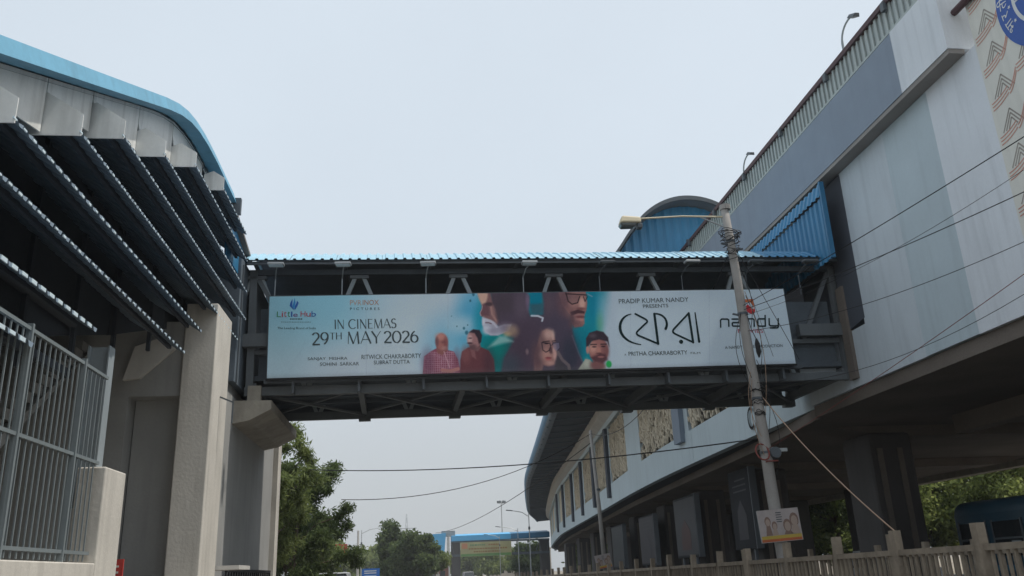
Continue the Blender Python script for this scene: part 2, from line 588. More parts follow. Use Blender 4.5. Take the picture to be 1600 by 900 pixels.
pb = MB()
pb.box(-4.62, -4.0, 17.0, 18.35, 0.14, 6.9)
bevel(pl(pb).build("buttress", M_cream, PB), .02)
pb = MB()
pb.box(-5.6, -4.62, 17.55, 18.7, .14, 5.02)
pl(pb).build("recess_wall", M_grey_plaster, PB)
pb = MB()
pb.prism([(-8.6, 17.12, 5.02), (-4.62, 17.12, 5.02), (-4.62, 17.12, 6.55), (-8.6, 17.12, 6.55)], (0, 1.4, 0))
pl(pb).build("recess_lintel", M_grey_plaster, PB)
pl(MB().prism([(-5.72, 16.98, 5.32), (-5.40, 16.98, 5.36), (-4.78, 16.98, 5.95), (-4.95, 16.98, 6.22), (-5.55, 16.98, 6.0)], (0, .1, 0))).build("sunlit_stringer", M_white, PB)  # white piece stands for sunlight on the stair's underside
pl(MB().box(-8.6, -5.62, 17.1, 18.6, .14, 5.02)).build("side_wall", M_grey_plaster, PB)
pl(MB().box(-8.6, -4.4, 18.4, 27.75, .14, 5.75)).build("road_side_wall", M_grey_plaster, PB)
pl(MB().box(-4.55, -4.25, 27.2, 27.8, .14, 5.75)).build("sunlit_wall_end", M_cream, PB)  # cream strip stands for the sunlit end of the shaded wall
pl(MB().box(-8.6, -4.45, 18.8, 26.4, 5.75, 6.0)).build("landing_slab", M_grey_plaster, PB)
pl(MB().prism([(-4.4, 20.9, 5.66), (-3.5, 20.9, 5.66), (-3.5, 20.9, 5.44), (-4.0, 20.9, 5.18), (-4.4, 20.9, 5.1)], (0, 4.6, 0))).build("bracket", M_conc, PB)
pl(MB().box(-4.1, -3.78, 21.0, 21.19, 5.6, 6.05)).build("bearing_block", M_conc, PB)
pl(MB().box(-4.75, -3.55, 18.4, 19.6, 1.72, 1.80)).build("ledge", M_white, PB)
pl(MB().bar((-4.0, 17.7, 5.10), (-3.72, 17.7, 4.98), .03, .03).bar((-3.73, 17.7, 5.0), (-3.73, 17.7, 4.55), .025, .025)).build("pipe_hook", M_steel_dk, PB)
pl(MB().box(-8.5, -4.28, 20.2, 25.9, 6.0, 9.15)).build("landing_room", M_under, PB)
for i in range(5):
    pl(MB().box(-4.279, -4.25, 20.4 + i * 1.2, 20.46 + i * 1.2, 6.0, 9.0)).build("cladding_joint", M_steel_dk, PB)

# boundary wall with pillar, in front of the stairs
BW = thing("boundary_wall", "low cream wall with a square end pillar under the steel grille", "wall", (-4, 12, 0))
bw = MB().box(-4.22, -4.0, 3.0 - 12, 11.62 - 12, .14, 1.76)
bw.v = [(x + 4, y, z) for x, y, z in bw.v]
bevel(bw.build("wall", M_cream, BW), .015)
bw = MB().box(-.36, 0.0, -.36, .44, .14, 2.96)
bevel(bw.build("pillar", M_cream, BW), .02)

# steel grille on that wall
GR = thing("steel_grille", "grey steel bar grille standing on the low cream wall", "grille", (-4.1, 8, 1.76))
barm = MB().box(-.008, .008, -.008, .008, 0.02, 2.38).mesh("grille_bar")
M_grl = mat("dull_grille_paint", (.20, .23, .24), .55, amt=.15, streak=.2)
barm.materials.append(M_grl)
y = -3.5
k = 0
while y < 3.55:
    o = inst("bar", barm, GR, (0, y, 0), scale=(1, 1, 1 if k % 5 else .985))
    y += .142
    k += 1
for z in (.12, 1.24, 2.36):
    MB().box(-.02, .02, -3.6, 3.60, z - .02, z + .02).build("rail", M_grl, GR)
for yy in (-2.4, -.55, 1.2, 2.75):
    MB().box(-.035, .035, yy - .02, yy + .02, 0, 2.42).build("post", M_grl, GR)
RS = thing("red_notice_board", "small red notice board low on the grey wall beside the grille", "sign", (-5.35, 16.4, 1.6))
MB().box(-.19, .19, -.02, .02, 0, .34).build("board", M_red, RS)
MB().box(-.03, .03, 0, .04, -1.45, 0).build("leg", M_steel_dk, RS)
for t in (.1, .2):
    MB().box(-.14, .12, -.024, -.0205, t, t + .035).build("lettering_line", M_paint, RS)
CB = thing("cream_cabinet", "cream cabinet with dark top rim below the red notice board", "cabinet", (-4.95, 16.5, .14))
bevel(MB().box(-.3, .3, -.25, .25, 0, 1.42).build("body", M_cream, CB), .015)
MB().box(-.33, .33, -.28, .28, 1.42, 1.5).build("top", M_steel_dk, CB)
for s in (-.15, .15):
    MB().box(s - .13, s + .13, -.262, -.25, .1, 1.3).build("door", M_white, CB)
DG = thing("dark_steel_gate", "dark low steel gate at the foot of the shaded wall", "gate", (-4.25, 20.6, .14))
for z in (.2, 1.56):
    MB().box(-.03, .03, 0, 6.0, z, z + .07).build("rail", M_black, DG)
gbar = MB().box(-.02, .02, -.02, .02, 0, 1.56).mesh("gate_bar")
gbar.materials.append(M_black)
for i in range(21):
    inst("bar", gbar, DG, (0, i * .3, 0))

# ================================================================== FOOTBRIDGE
FB = thing("footbridge", "covered steel footbridge with pale blue corrugated roof spanning the road", "footbridge", (-4.2, 21.15, 5.80), (0, R(-0.95), R(1.5)))
L = 16.15
# chords
for v in (0.0, 3.6):
    for w, hh, cm in ((.12, .22, M_truss), (3.24, .14, M_deck)):
        MB().bar((0, v, w), (L, v, w), .14, hh).build("chord", cm, FB)
    MB().bar((0.1, v, 1.12), (L - .1, v, 1.12), .10, .12).build("middle_chord", M_truss, FB)
for v in (0.0, 3.6):
    for k in range(7):
        ua = .15 + 2.6 * k
        ap = 2.8 + 2.6 * (k - 1)
        if ap < 0 or ap > L - .4:
            continue
        for s in (-1, 1):
            MB().bar((ap + s * .10, v, 3.12), (ap + s * 1.25, v, .22), .10, .10).build("diagonal", M_steel, FB)
        MB().box(ap - .24, ap + .24, v - .09, v + .09, 3.05, 3.14).build("gusset", M_truss, FB)
    for u in (.12, L - .12):
        MB().bar((u, v, 0), (u, v, 3.3), .18, .18).build("end_post", M_truss, FB)
        s = 1 if u < 1 else -1
        MB().bar((u + s * .1, v, 3.1), (u + s * 1.15, v, 1.15), .11, .11).build("diagonal", M_truss, FB)
for u in (.3, L - .7):
    MB().box(u - .75, u + .75, -.26, -.06, 1.22, 1.55).build("end_beam", M_truss, FB)
MB().box(L - 1.3, L - .25, .35, .42, .2, 1.2).build("end_panel", M_wall_blue, FB)
# deck, floor beams, plan bracing
MB().box(0, L, .1, 3.5, .42, .55).build("deck", M_deck, FB)
nb = 6
for k in range(nb + 1):
    u = .2 + (L - .4) * k / nb
    MB().bar((u, 0, .22), (u, 3.6, .22), .14, .24).build("floor_beam", M_truss, FB)
    MB().box(u - .17, u + .17, 3.48, 3.72, -.06, .01).build("splice_plate", M_truss, FB)
    if k < nb:
        u1 = .2 + (L - .4) * (k + 1) / nb
        MB().bar((u, .1, .10), (u1, 3.5, .10), .08, .06).build("wind_brace", M_truss, FB)
        MB().bar((u, 3.5, .17), (u1, .1, .17), .08, .06).build("wind_brace", M_truss, FB)
for v in (.9, 1.8, 2.7):
    MB().bar((.2, v, .36), (L - .2, v, .36), .10, .10).build("stringer", M_deck, FB)
# rear hoarding board and inner side board
MB().box(.05, .10, .15, 3.5, .5, 3.3).build("dark_end_backing", M_deck, FB)  # added dark panel that keeps sky from showing through the left end
MB().box(.3, L - .3, 3.72, 3.80, .1, 2.5).build("rear_board", M_deck, FB)
MB().box(.3, L - .3, .12, .16, .55, 2.3).build("front_backing_board", M_deck, FB)
# roof: curved corrugated sheets, each a part
W0, W1 = -.55, 4.15
NS = 14
prof = []
for i in range(9):
    t = i / 8
    v = W0 + (W1 - W0) * t
    w = 3.50 + .78 * (1 - (2 * t - 1) ** 2)
    prof.append((v, w - .09))
Lr = L + .2
for k in range(NS):
    ua, ub = -.1 + Lr * k / NS, -.1 + Lr * (k + 1) / NS - .01
    n = 5
    b = MB()
    pts = []
    for i in range(n):
        for t, h in ((0, 0), (.3, 0), (.38, 1), (.62, 1), (.7, 0)):
            pts.append((ua + (ub - ua) * (i + t) / n, h * .038))
    pts.append((ub, 0))
    dz = random.uniform(-.008, .008)
    for (u, h) in pts:
        for (v, w) in prof:
            b.v.append((u, v + random.uniform(-.004, .004), w + h + dz))
    m_ = len(prof)
    for i in range(len(pts) - 1):
        for j in range(m_ - 1):
            b.f.append((i * m_ + j, (i + 1) * m_ + j, (i + 1) * m_ + j + 1, i * m_ + j + 1))
    b.build("roof_sheet", M_blue_roof if k < 12 else M_blue, FB)
b = MB()
for (v0, w0), (v1, w1) in zip(prof, prof[1:]):
    b.quad((0, v0, w0 - .035), (L, v0, w0 - .035), (L, v1, w1 - .035), (0, v1, w1 - .035))
b.build("roof_lining", M_under, FB)
MB().box(0, L, W0 + .05, W0 + .11, 3.30, 3.38).build("eave_purlin", M_steel_dk, FB)
for k in range(8):
    u = .2 + 2.25 * k
    MB().bar((u, W0 + .1, 3.34), (u, W1 - .1, 3.34), .07, .10).build("roof_tie", M_steel_dk, FB)
# cable conduit under the sign
MB().bar((.5, -.30, .30), (L - 1.6, -.30, .34), .10, .10).build("conduit", M_steel_dk, FB)
for k in range(9):
    u = 1.2 + k * 1.6
    MB().box(u - .03, u + .03, -.34, .02, .0, .30).build("hanger", M_steel_dk, FB)

# ------------------------------------------------------------------ the hoarding on the bridge
S_W, S_H = 13.707, 2.099
HB = thing("bridge_hoarding", "long white and teal film hoarding with portraits hung on the footbridge", "billboard",
           (-3.60, 20.70, 6.162), (0, R(-1.10), R(1.384)))
# photo-space layout of the print -> panel metres
def pan(px, py):
    s = .5
    for _ in range(4):
        t = (py - (463 - 11 * (px - 423) / 802.)) / ((592 - 25 * (px - 416) / 826.) - (463 - 11 * (px - 423) / 802.))
    l, r_ = 423 - 7 * t, 1225 + 17 * t
    s = (px - l) / (r_ - l)
    s = s / (1.092 - .092 * s)
    t = t / (.971 + .029 * t)
    return s * S_W, (1 - t) * S_H


NX, NY = 900, 142
gs, gt = np.meshgrid(np.linspace(0, 1, NX), np.linspace(0, 1, NY))   # s along, t from top
sp = 1.092 * gs / (1 + .092 * gs)
gt_true = gt
gt = .971 * gt / (1 - .029 * gt)
PXa = (423 - 7 * gt) + ((1225 + 17 * gt) - (423 - 7 * gt)) * sp
PYt = 463 - 11 * (PXa - 423) / 802.
PYa = PYt + gt * ((592 - 25 * (PXa - 416) / 826.) - PYt)
CV = np.zeros((NY, NX, 3))
CV[:] = (172, 184, 194)
rng = np.random.default_rng(3)


def sm(x):
    x = np.clip(x, 0, 1)
    return x * x * (3 - 2 * x)


def over(a, col):
    global CV
    col = np.array(col, float)
    CV = CV * (1 - a[..., None]) + (col if col.ndim == 3 else col) * a[..., None]


def ell(cx, cy, rx, ry, col, soft=.25, alpha=1.0, rot=0.0):
    dx, dy = PXa - cx, PYa - cy
    c, s_ = math.cos(rot), math.sin(rot)
    d = np.sqrt(((dx * c + dy * s_) / rx) ** 2 + ((-dx * s_ + dy * c) / ry) ** 2)
    over(sm((1 + soft - d) / (2 * soft)) * alpha, col)


def pol(pts, col, soft=1.0, alpha=1.0):
    inside = np.zeros(PXa.shape, bool)
    dist = np.full(PXa.shape, 1e9)
    for (x0, y0), (x1, y1) in zip(pts, pts[1:] + pts[:1]):
        cond = ((y0 > PYa) != (y1 > PYa))
        xi = (x1 - x0) * (PYa - y0) / ((y1 - y0) if y1 != y0 else 1e-9) + x0
        inside ^= cond & (PXa < xi)
        l2 = (x1 - x0) ** 2 + (y1 - y0) ** 2 + 1e-9
        t = np.clip(((PXa - x0) * (x1 - x0) + (PYa - y0) * (y1 - y0)) / l2, 0, 1)
        dist = np.minimum(dist, np.hypot(PXa - x0 - t * (x1 - x0), PYa - y0 - t * (y1 - y0)))
    sd_ = np.where(inside, dist, -dist)
    over(sm((sd_ + soft) / (2 * soft)) * alpha, col)


def lines(pts, w, col, alpha=1.0):
    dist = np.full(PXa.shape, 1e9)
    for (x0, y0), (x1, y1) in zip(pts, pts[1:]):
        l2 = (x1 - x0) ** 2 + (y1 - y0) ** 2 + 1e-9
        t = np.clip(((PXa - x0) * (x1 - x0) + (PYa - y0) * (y1 - y0)) / l2, 0, 1)
        dist = np.minimum(dist, np.hypot(PXa - x0 - t * (x1 - x0), PYa - y0 - t * (y1 - y0)))
    over(sm((w + .6 - dist) / 1.2) * alpha, col)


# watery wash at the left
ell(470, 470, 115, 55, (110, 168, 186), .9, .75)
ell(430, 520, 60, 80, (128, 165, 176), .9, .6)
ell(520, 480, 70, 50, (130, 178, 192), .9, .5)
ell(640, 500, 60, 60, (176, 188, 198), .9, .8)
# teal splash behind the portraits
def z1(x, y_):
    return (640 + x / 6.43, 450 + y_ / 6.43)


def z2(x, y_):
    return (740 + x / 6.923, 455 + y_ / 6.923)


def e1(x, y_, rx, ry, col, soft=.5, alpha=1.0, rot=0.0):
    ell(*z1(x, y_), rx / 6.43, ry / 6.43, col, soft, alpha, rot)


def e2(x, y_, rx, ry, col, soft=.5, alpha=1.0, rot=0.0):
    ell(*z2(x, y_), rx / 6.923, ry / 6.923, col, soft, alpha, rot)


def p1(pts, col, soft=1.0, alpha=1.0):
    pol([z1(*p) for p in pts], col, soft, alpha)


def p2(pts, col, soft=1.0, alpha=1.0):
    pol([z2(*p) for p in pts], col, soft, alpha)


def l2(pts, w, col, alpha=1.0):
    lines([z2(*p) for p in pts], w, col, alpha)


def l1(pts, w, col, alpha=1.0):
    lines([z1(*p) for p in pts], w, col, alpha)


ell(712, 540, 46, 44, (96, 158, 182), .8, .75)
ell(741, 497, 26, 46, (52, 142, 176), .7, .75)
ell(722, 508, 20, 14, (168, 186, 196), .8, .7)
pol([(752, 450), (952, 450), (946, 500), (938, 520), (938, 592), (742, 595), (738, 560), (750, 520)], (12, 122, 134), 9, .97)
e2(330, 680, 240, 220, (0, 106, 98), .7, .85)
e2(60, 330, 60, 160, (24, 128, 146), .8, .6)
e2(1330, 160, 110, 200, (16, 118, 146), .8, .7)
e2(1150, 560, 120, 160, (8, 102, 120), .8, .7)
e2(1400, 220, 60, 230, (120, 166, 178), .8, .7)
e2(1370, 350, 40, 110, (104, 156, 118), .9, .55)
e2(1480, 400, 70, 420, (166, 178, 188), .7, .8)
for px_, py_, r_ in ((736, 470, 2.0), (741, 460, 2.6), (725, 513, 2.2), (729, 520, 3.2), (714, 510, 1.2), (731, 508, 1.2), (706, 494, 1.0)):
    ell(px_, py_, r_ * .8, r_, (40, 92, 110), .4, .85)
# one dark mass: the back of the old man's head, the woman's hair, the tall man's coat
p2([(200, 0), (575, 0), (615, 60), (600, 200), (620, 270), (750, 250), (762, 120), (745, 0), (950, 0), (980, 150), (1040, 250), (1060, 350), (1078, 480),
    (1112, 640), (1172, 760), (1200, 900), (280, 900), (320, 720), (410, 570), (440, 500), (330, 455), (215, 340), (205, 200)], (76, 64, 77), 3.0)
e2(330, 130, 130, 110, (70, 60, 66), .8, .7)
e2(520, 150, 70, 150, (92, 78, 90), .8, .7)
e2(592, 110, 22, 90, (118, 98, 122), .7, .7)
e2(500, 640, 130, 220, (66, 54, 66), .8, .8)
e2(380, 800, 110, 110, (58, 66, 76), .9, .8)
e2(620, 430, 200, 130, (70, 57, 70), .8, .8)
e2(900, 420, 150, 190, (68, 60, 74), .8, .8)
e2(1040, 690, 100, 190, (48, 50, 63), .7, .85)
e2(820, 130, 60, 120, (92, 74, 82), .8, .6)
p2([(622, 0), (745, 0), (742, 140), (622, 150)], (2, 112, 134), 1.6)
p2([(615, 140), (755, 130), (760, 235), (700, 262), (620, 245)], (56, 82, 94), 4, .85)
# old bearded man, profile to the left
p2([(45, 0), (92, 138), (98, 190), (72, 236), (82, 270), (108, 284), (122, 322), (240, 392), (275, 320), (250, 210), (215, 130), (190, 0)], (122, 90, 90), 1.0)
p2([(42, 0), (70, 95), (98, 150), (140, 128), (158, 70), (165, 0)], (196, 156, 138), 2.2, .95)
p2([(108, 140), (76, 236), (90, 268), (178, 268), (176, 190), (150, 130)], (100, 70, 76), 2.2, .9)
l2([(100, 160), (96, 195), (74, 238), (84, 266)], .5, (186, 168, 172), .8)
e2(175, 140, 44, 20, (66, 52, 58), .6, .85)
l2([(195, 175), (205, 250), (250, 320)], 1.6, (168, 128, 120), .7)
e2(225, 215, 22, 60, (140, 106, 102), .8, .7)
p2([(190, 0), (230, 0), (300, 300), (260, 330), (235, 190), (205, 90)], (74, 62, 70), 3, .85)
p2([(95, 280), (150, 298), (215, 328), (255, 385), (330, 360), (410, 360), (385, 430), (262, 482), (180, 482), (120, 442), (94, 362)], (166, 162, 174), 1.5, .97)
e2(350, 400, 80, 55, (112, 102, 116), .8, .8)
e2(215, 400, 60, 50, (140, 134, 148), .8, .6)
e2(140, 425, 44, 44, (192, 192, 202), .8, .85)
e2(110, 330, 18, 40, (196, 194, 204), .8, .7)
l2([(132, 342), (165, 342), (192, 352)], .9, (96, 72, 82), .9)
l2([(130, 308), (185, 322), (225, 348), (250, 384)], 2.0, (184, 180, 190), .6)
e2(200, 430, 60, 26, (128, 122, 138), .8, .6)
e2(420, 430, 60, 60, (150, 124, 104), .8, .75)
e2(360, 465, 40, 26, (186, 160, 116), .8, .6)
p2([(150, 612), (278, 482), (345, 488), (425, 545), (330, 562), (235, 590)], (150, 176, 172), 3.5, .75)
# tall man with spectacles looking right
p2([(925, 0), (1222, 0), (1236, 130), (1226, 200), (1196, 280), (1202, 350), (1172, 380), (1092, 392), (1060, 340), (1040, 250), (962, 150)], (142, 102, 98), 1.0)
e2(975, 110, 75, 150, (98, 72, 78), .7, .85)
e2(1060, 230, 60, 70, (128, 90, 88), .8, .7)
e2(1090, 120, 50, 40, (166, 120, 112), .8, .7)
e2(1180, 130, 34, 62, (206, 160, 144), .7, .85)
e2(1165, 192, 44, 16, (104, 66, 66), .7, .85)
p2([(1050, 226), (1130, 200), (1206, 218), (1202, 242), (1132, 240), (1064, 262)], (66, 44, 50), 1.0, .95)
e2(1155, 278, 50, 14, (104, 62, 66), .5, .9)
e2(1150, 310, 44, 15, (176, 124, 116), .7, .8)
e2(1095, 350, 56, 46, (98, 70, 74), .8, .75)
e2(1150, 372, 40, 14, (120, 84, 84), .7, .8)
e2(1065, 300, 26, 70, (84, 62, 68), .8, .8)
p2([(1018, 40), (1150, 52), (1134, 124), (1070, 142), (1032, 112)], (104, 80, 82), 1.4, .45)
l2([(1008, 20), (1030, 110), (1070, 142), (1132, 126), (1156, 58)], .8, (36, 28, 34), .95)
l2([(1196, 60), (1212, 112), (1238, 60)], .7, (40, 32, 38), .9)
l2([(1005, 28), (1232, 42)], 1.0, (44, 32, 38), .9)
l2([(1238, 30), (1292, 58)], .6, (150, 152, 162), .8)
l2([(1062, 480), (1128, 670), (1172, 770)], 1.0, (92, 88, 102), .6)
# woman with spectacles
p2([(738, 432), (790, 408), (850, 430), (876, 510), (892, 600), (890, 682), (860, 790), (800, 812), (742, 800), (720, 900), (640, 900), (650, 700), (692, 560)], (136, 100, 96), 2.0)
e2(680, 700, 60, 150, (86, 64, 70), .7, .9)
e2(735, 520, 34, 90, (104, 78, 80), .8, .7)
e2(812, 465, 52, 52, (184, 150, 140), .8, .8)
e2(856, 480, 16, 50, (196, 164, 154), .8, .6)
e2(780, 690, 64, 60, (172, 128, 118), .8, .75)
e2(872, 690, 22, 60, (186, 146, 138), .7, .8)
e2(820, 780, 46, 24, (180, 138, 128), .8, .7)
e2(832, 640, 22, 34, (74, 52, 58), .6, .85)
e2(856, 636, 12, 30, (190, 150, 142), .8, .7)
e2(800, 722, 34, 12, (120, 58, 64), .5, .9)
e2(800, 740, 30, 10, (160, 88, 88), .6, .8)
l2([(745, 548), (815, 540)], .9, (50, 38, 44), .9)
l2([(846, 540), (886, 534)], .7, (50, 38, 44), .85)
e2(785, 566, 24, 8, (40, 30, 36), .5, .95)
e2(868, 566, 16, 7, (44, 34, 40), .5, .9)
l2([(732, 560), (742, 636), (775, 660), (812, 640), (828, 600), (820, 562), (732, 556)], .7, (40, 32, 40), .9)
p2([(850, 552), (924, 552), (928, 610), (895, 652), (862, 620)], (116, 112, 134), 1.4, .55)
l2([(828, 585), (850, 580), (852, 556), (924, 552), (928, 612), (896, 652)], .6, (48, 42, 54), .85)
l2([(630, 266), (700, 268), (752, 290), (742, 322)], 1.4, (184, 186, 196), .95)
e2(572, 655, 16, 30, (122, 100, 104), .7, .8)
l2([(905, 660), (950, 742), (1015, 800), (1030, 870)], 2.4, (112, 98, 98), .75)
p2([(895, 700), (940, 760), (1000, 830), (1000, 900), (860, 900), (870, 800)], (62, 58, 62), 2.4, .8)
# smiling man at right
p2([(1115, 850), (1200, 732), (1250, 740), (1290, 800), (1412, 800), (1432, 900), (1100, 900)], (150, 150, 138), 1.2)
e2(1330, 800, 80, 60, (116, 76, 76), .4)
e2(1212, 780, 24, 50, (172, 172, 160), .8, .6)
e2(1345, 640, 106, 136, (142, 94, 90), .10)
e2(1226, 632, 17, 46, (168, 122, 114), .4)
e2(1285, 615, 44, 54, (190, 142, 128), .8, .8)
e2(1425, 640, 34, 90, (112, 72, 74), .8, .7)
p2([(1212, 600), (1212, 510), (1250, 450), (1330, 424), (1402, 440), (1452, 500), (1462, 600), (1442, 545), (1352, 522), (1272, 540), (1236, 592)], (54, 44, 52), 1.2)
e2(1285, 482, 36, 22, (88, 76, 84), .8, .7)
l2([(1262, 578), (1322, 576)], 1.1, (60, 42, 46), .85)
l2([(1372, 574), (1428, 572)], 1.1, (60, 42, 46), .85)
e2(1298, 602, 24, 8, (50, 36, 42), .5, .95)
e2(1396, 598, 24, 8, (50, 36, 42), .5, .95)
e2(1348, 640, 20, 40, (172, 118, 106), .7, .8)
e2(1345, 672, 30, 8, (96, 60, 60), .6, .8)
p2([(1312, 695), (1358, 668), (1420, 682), (1440, 740), (1386, 778), (1300, 764), (1256, 716)], (76, 48, 54), 2.4, .85)
e2(1368, 710, 36, 10, (152, 98, 96), .5, .9)
e2(1452, 788, 30, 38, (22, 150, 66), .3, .9)
# two men talking, lower left of the portraits
p1([(118, 900), (140, 690), (205, 640), (262, 610), (360, 620), (440, 640), (478, 720), (500, 830), (498, 900)], (130, 70, 86), 1.0)
pm = ((np.mod(PXa, 3.2) < 1.0) | (np.mod(PYa, 3.4) < 1.0)) & (PXa > 658) & (PXa < 717) & (PYa > 549)
msk = (np.abs(CV - np.array((130, 70, 86))).sum(-1) < 30)
over((pm & msk).astype(float) * .55, (184, 156, 168))
e1(175, 760, 60, 130, (92, 62, 82), .8, .5)
e1(470, 740, 36, 110, (104, 54, 70), .8, .5)
p1([(262, 560), (268, 650), (320, 680), (380, 620), (372, 560)], (132, 84, 82), 1.2)
e1(320, 540, 62, 84, (152, 98, 92), .12)
e1(308, 488, 46, 34, (182, 128, 118), .7, .8)
e1(272, 540, 18, 46, (104, 74, 78), .6, .8)
e1(362, 560, 22, 60, (122, 72, 74), .7, .8)
e1(340, 545, 26, 14, (112, 68, 70), .7, .7)
e1(346, 605, 30, 20, (168, 132, 128), .7, .5)
l1([(318, 828), (400, 838), (476, 815)], 2.8, (166, 112, 108))
l1([(340, 640), (372, 740), (392, 800)], .7, (196, 160, 166), .7)
p1([(495, 900), (500, 730), (520, 640), (580, 600), (700, 590), (790, 630), (838, 720), (850, 900)], (98, 58, 63), 1.2)
e1(560, 670, 44, 80, (124, 78, 78), .8, .7)
e1(790, 760, 60, 130, (72, 48, 56), .8, .7)
p1([(600, 600), (650, 630), (662, 720), (620, 690)], (128, 86, 88), 1.4, .8)
p1([(595, 560), (610, 610), (680, 640), (712, 600), (700, 540)], (110, 78, 80), 1.2)
e1(645, 515, 68, 92, (146, 106, 106), .12)
e1(600, 512, 26, 46, (190, 156, 152), .7, .85)
p1([(596, 446), (640, 415), (702, 424), (726, 475), (716, 545), (692, 566), (680, 505), (650, 455)], (48, 40, 48), 1.3)
e1(606, 505, 18, 7, (64, 46, 52), .6, .85)
e1(602, 556, 26, 10, (64, 44, 50), .6, .9)
e1(630, 592, 40, 24, (84, 60, 64), .7, .8)
# film grain of the print
for _ in range(0):                             # soft ink edges
    CV[1:-1, 1:-1] = CV[1:-1, 1:-1] * .5 + (CV[:-2, 1:-1] + CV[2:, 1:-1] + CV[1:-1, :-2] + CV[1:-1, 2:]) * .125
for sx_ in (572, 700, 846, 985, 1108):         # welded seams of the vinyl
    over((np.abs(PXa - sx_ + .02 * (PYa - 520)) < .55).astype(float) * .10, (90, 98, 106))
over(sm((gt - .93) / .07) * .18, (96, 100, 100))
CV += rng.normal(0, 2.2, CV.shape[:2])[..., None]
CV = np.clip(CV, 0, 255) / 255.
LINC = np.where(CV <= .04045, CV / 12.92, ((CV + .055) / 1.055) ** 2.4)
LINC = np.clip(LINC * 1.62, 0, .86)
vx = gs * S_W
vz = (1 - gt_true) * S_H
rip = .002 * np.sin(vx * 2.1) + .0015 * np.sin(vx * 5.3 + vz)
verts = np.stack([vx, rip, vz], -1).reshape(-1, 3)
idx = np.arange(NX * NY).reshape(NY, NX)
fcs = np.stack([idx[1:, :-1], idx[1:, 1:], idx[:-1, 1:], idx[:-1, :-1]], -1).reshape(-1, 4)
me = bpy.data.meshes.new("printed_sheet")
me.vertices.add(len(verts))
me.vertices.foreach_set("co", verts.ravel())
me.loops.add(fcs.size)
me.loops.foreach_set("vertex_index", fcs.ravel())
me.polygons.add(len(fcs))
me.polygons.foreach_set("loop_start", np.arange(0, fcs.size, 4))
me.polygons.foreach_set("loop_total", np.full(len(fcs), 4))
me.update(calc_edges=True)
ca = me.color_attributes.new("print", 'FLOAT_COLOR', 'POINT')
ca.data.foreach_set("color", np.concatenate([LINC.reshape(-1, 3), np.ones((NX * NY, 1))], 1).ravel())
sheet = link("printed_sheet", me, attr_mat("film_poster_print", .55), HB, True)
MB().box(-.03, S_W + .03, .03, .16, -.04, S_H + .03).build("light_box", M_steel_dk, HB)
MB().box(-.03, S_W + .03, -.02, .029, -.06, -.015).build("bottom_frame", M_black, HB)
PZ = -.007                                    # print lies on the sheet


def put_text(body, x0, y0, x1, y1, m_, name="lettering", parent=None):
    """text filling the box (photo layout coordinates) x0..x1, baseline y1, cap height y1-y0"""
    me = text_mesh(body)
    if not len(me.vertices):
        return None
    co = mesh_xy(me)
    mn, mx = co.min(0), co.max(0)
    ax, az = pan(x0, y1[0] if isinstance(y1, tuple) else y1)
    bx_, bz = pan(x1, y1[1] if isinstance(y1, tuple) else y1)
    _, tz = pan(x0, y0)
    sx = (bx_ - ax) / (mx[0] - mn[0])
    sz = (tz - az) / max(1e-6, mx[1] - mn[1])
    out = np.empty_like(co)
    xx = (co[:, 0] - mn[0]) * sx
    out[:, 0] = ax + xx
    out[:, 2] = az + (co[:, 1] - mn[1]) * sz + (bz - az) * xx / (bx_ - ax)
    out[:, 1] = PZ
    me.vertices.foreach_set("co", out.ravel())
    me.update()
    return link(name, me, m_, parent or HB)


# --- thick-and-thin display capitals drawn with strokes
def arc(cx, cy, rx, ry, a0, a1, n=14):
    return [(cx + rx * math.cos(R(a0 + (a1 - a0) * i / n)), cy + ry * math.sin(R(a0 + (a1 - a0) * i / n))) for i in range(n + 1)]


GL = {  # glyph: (advance, [(points, thick?)])   thick None = by direction
    'I': (.34, [([(.17, 0), (.17, 1)], 1)]),
    'N': (.86, [([(.13, 0), (.13, 1)], 0), ([(.13, 1), (.72, 0)], 1), ([(.72, 0), (.72, 1)], 0)]),
    'C': (.90, [(arc(.52, .5, .42, .5, 48, 312, 22), None)]),
    'E': (.66, [([(.15, 0), (.15, 1)], 1), ([(.15, .98), (.58, .98)], 0), ([(.15, .52), (.5, .52)], 0), ([(.15, .02), (.6, .02)], 0)]),
    'M': (1.08, [([(.14, 0), (.20, 1)], 0), ([(.20, 1), (.54, 0)], 1), ([(.54, 0), (.88, 1)], 0), ([(.88, 1), (.95, 0)], 1)]),
    'A': (.86, [([(.04, 0), (.42, 1)], 0), ([(.42, 1), (.80, 0)], 1), ([(.18, .34), (.66, .34)], 0)]),
    'S': (.62, [(arc(.32, .74, .22, .25, 40, 250, 14) + arc(.30, .27, .24, .27, 80, -150, 14), None)]),
    'T': (.70, [([(.35, 0), (.35, 1)], 1), ([(.04, .98), (.66, .98)], 0)]),
    'H': (.84, [([(.14, 0), (.14, 1)], 1), ([(.70, 0), (.70, 1)], 1), ([(.14, .52), (.70, .52)], 0)]),
    'Y': (.78, [([(.04, 1), (.38, .46)], 1), ([(.72, 1), (.38, .46)], 0), ([(.38, .46), (.38, 0)], 1)]),
    '0': (.76, [(arc(.38, .5, .31, .5, 0, 360, 26), None)]),
    '2': (.66, [(arc(.32, .72, .24, .27, 160, -35, 14) + [(.08, .02)], None), ([(.08, .02), (.62, .02)], 1)]),
    '6': (.68, [(arc(.34, .32, .26, .31, 0, 360, 22), None), (arc(.62, .34, .54, .70, 180, 118, 10), None)]),
    '9': (.68, [(arc(.34, .68, .26, .31, 0, 360, 22), None), (arc(.06, .66, .54, .70, 0, -62, 10), None)]),
    ' ': (.36, []),
}


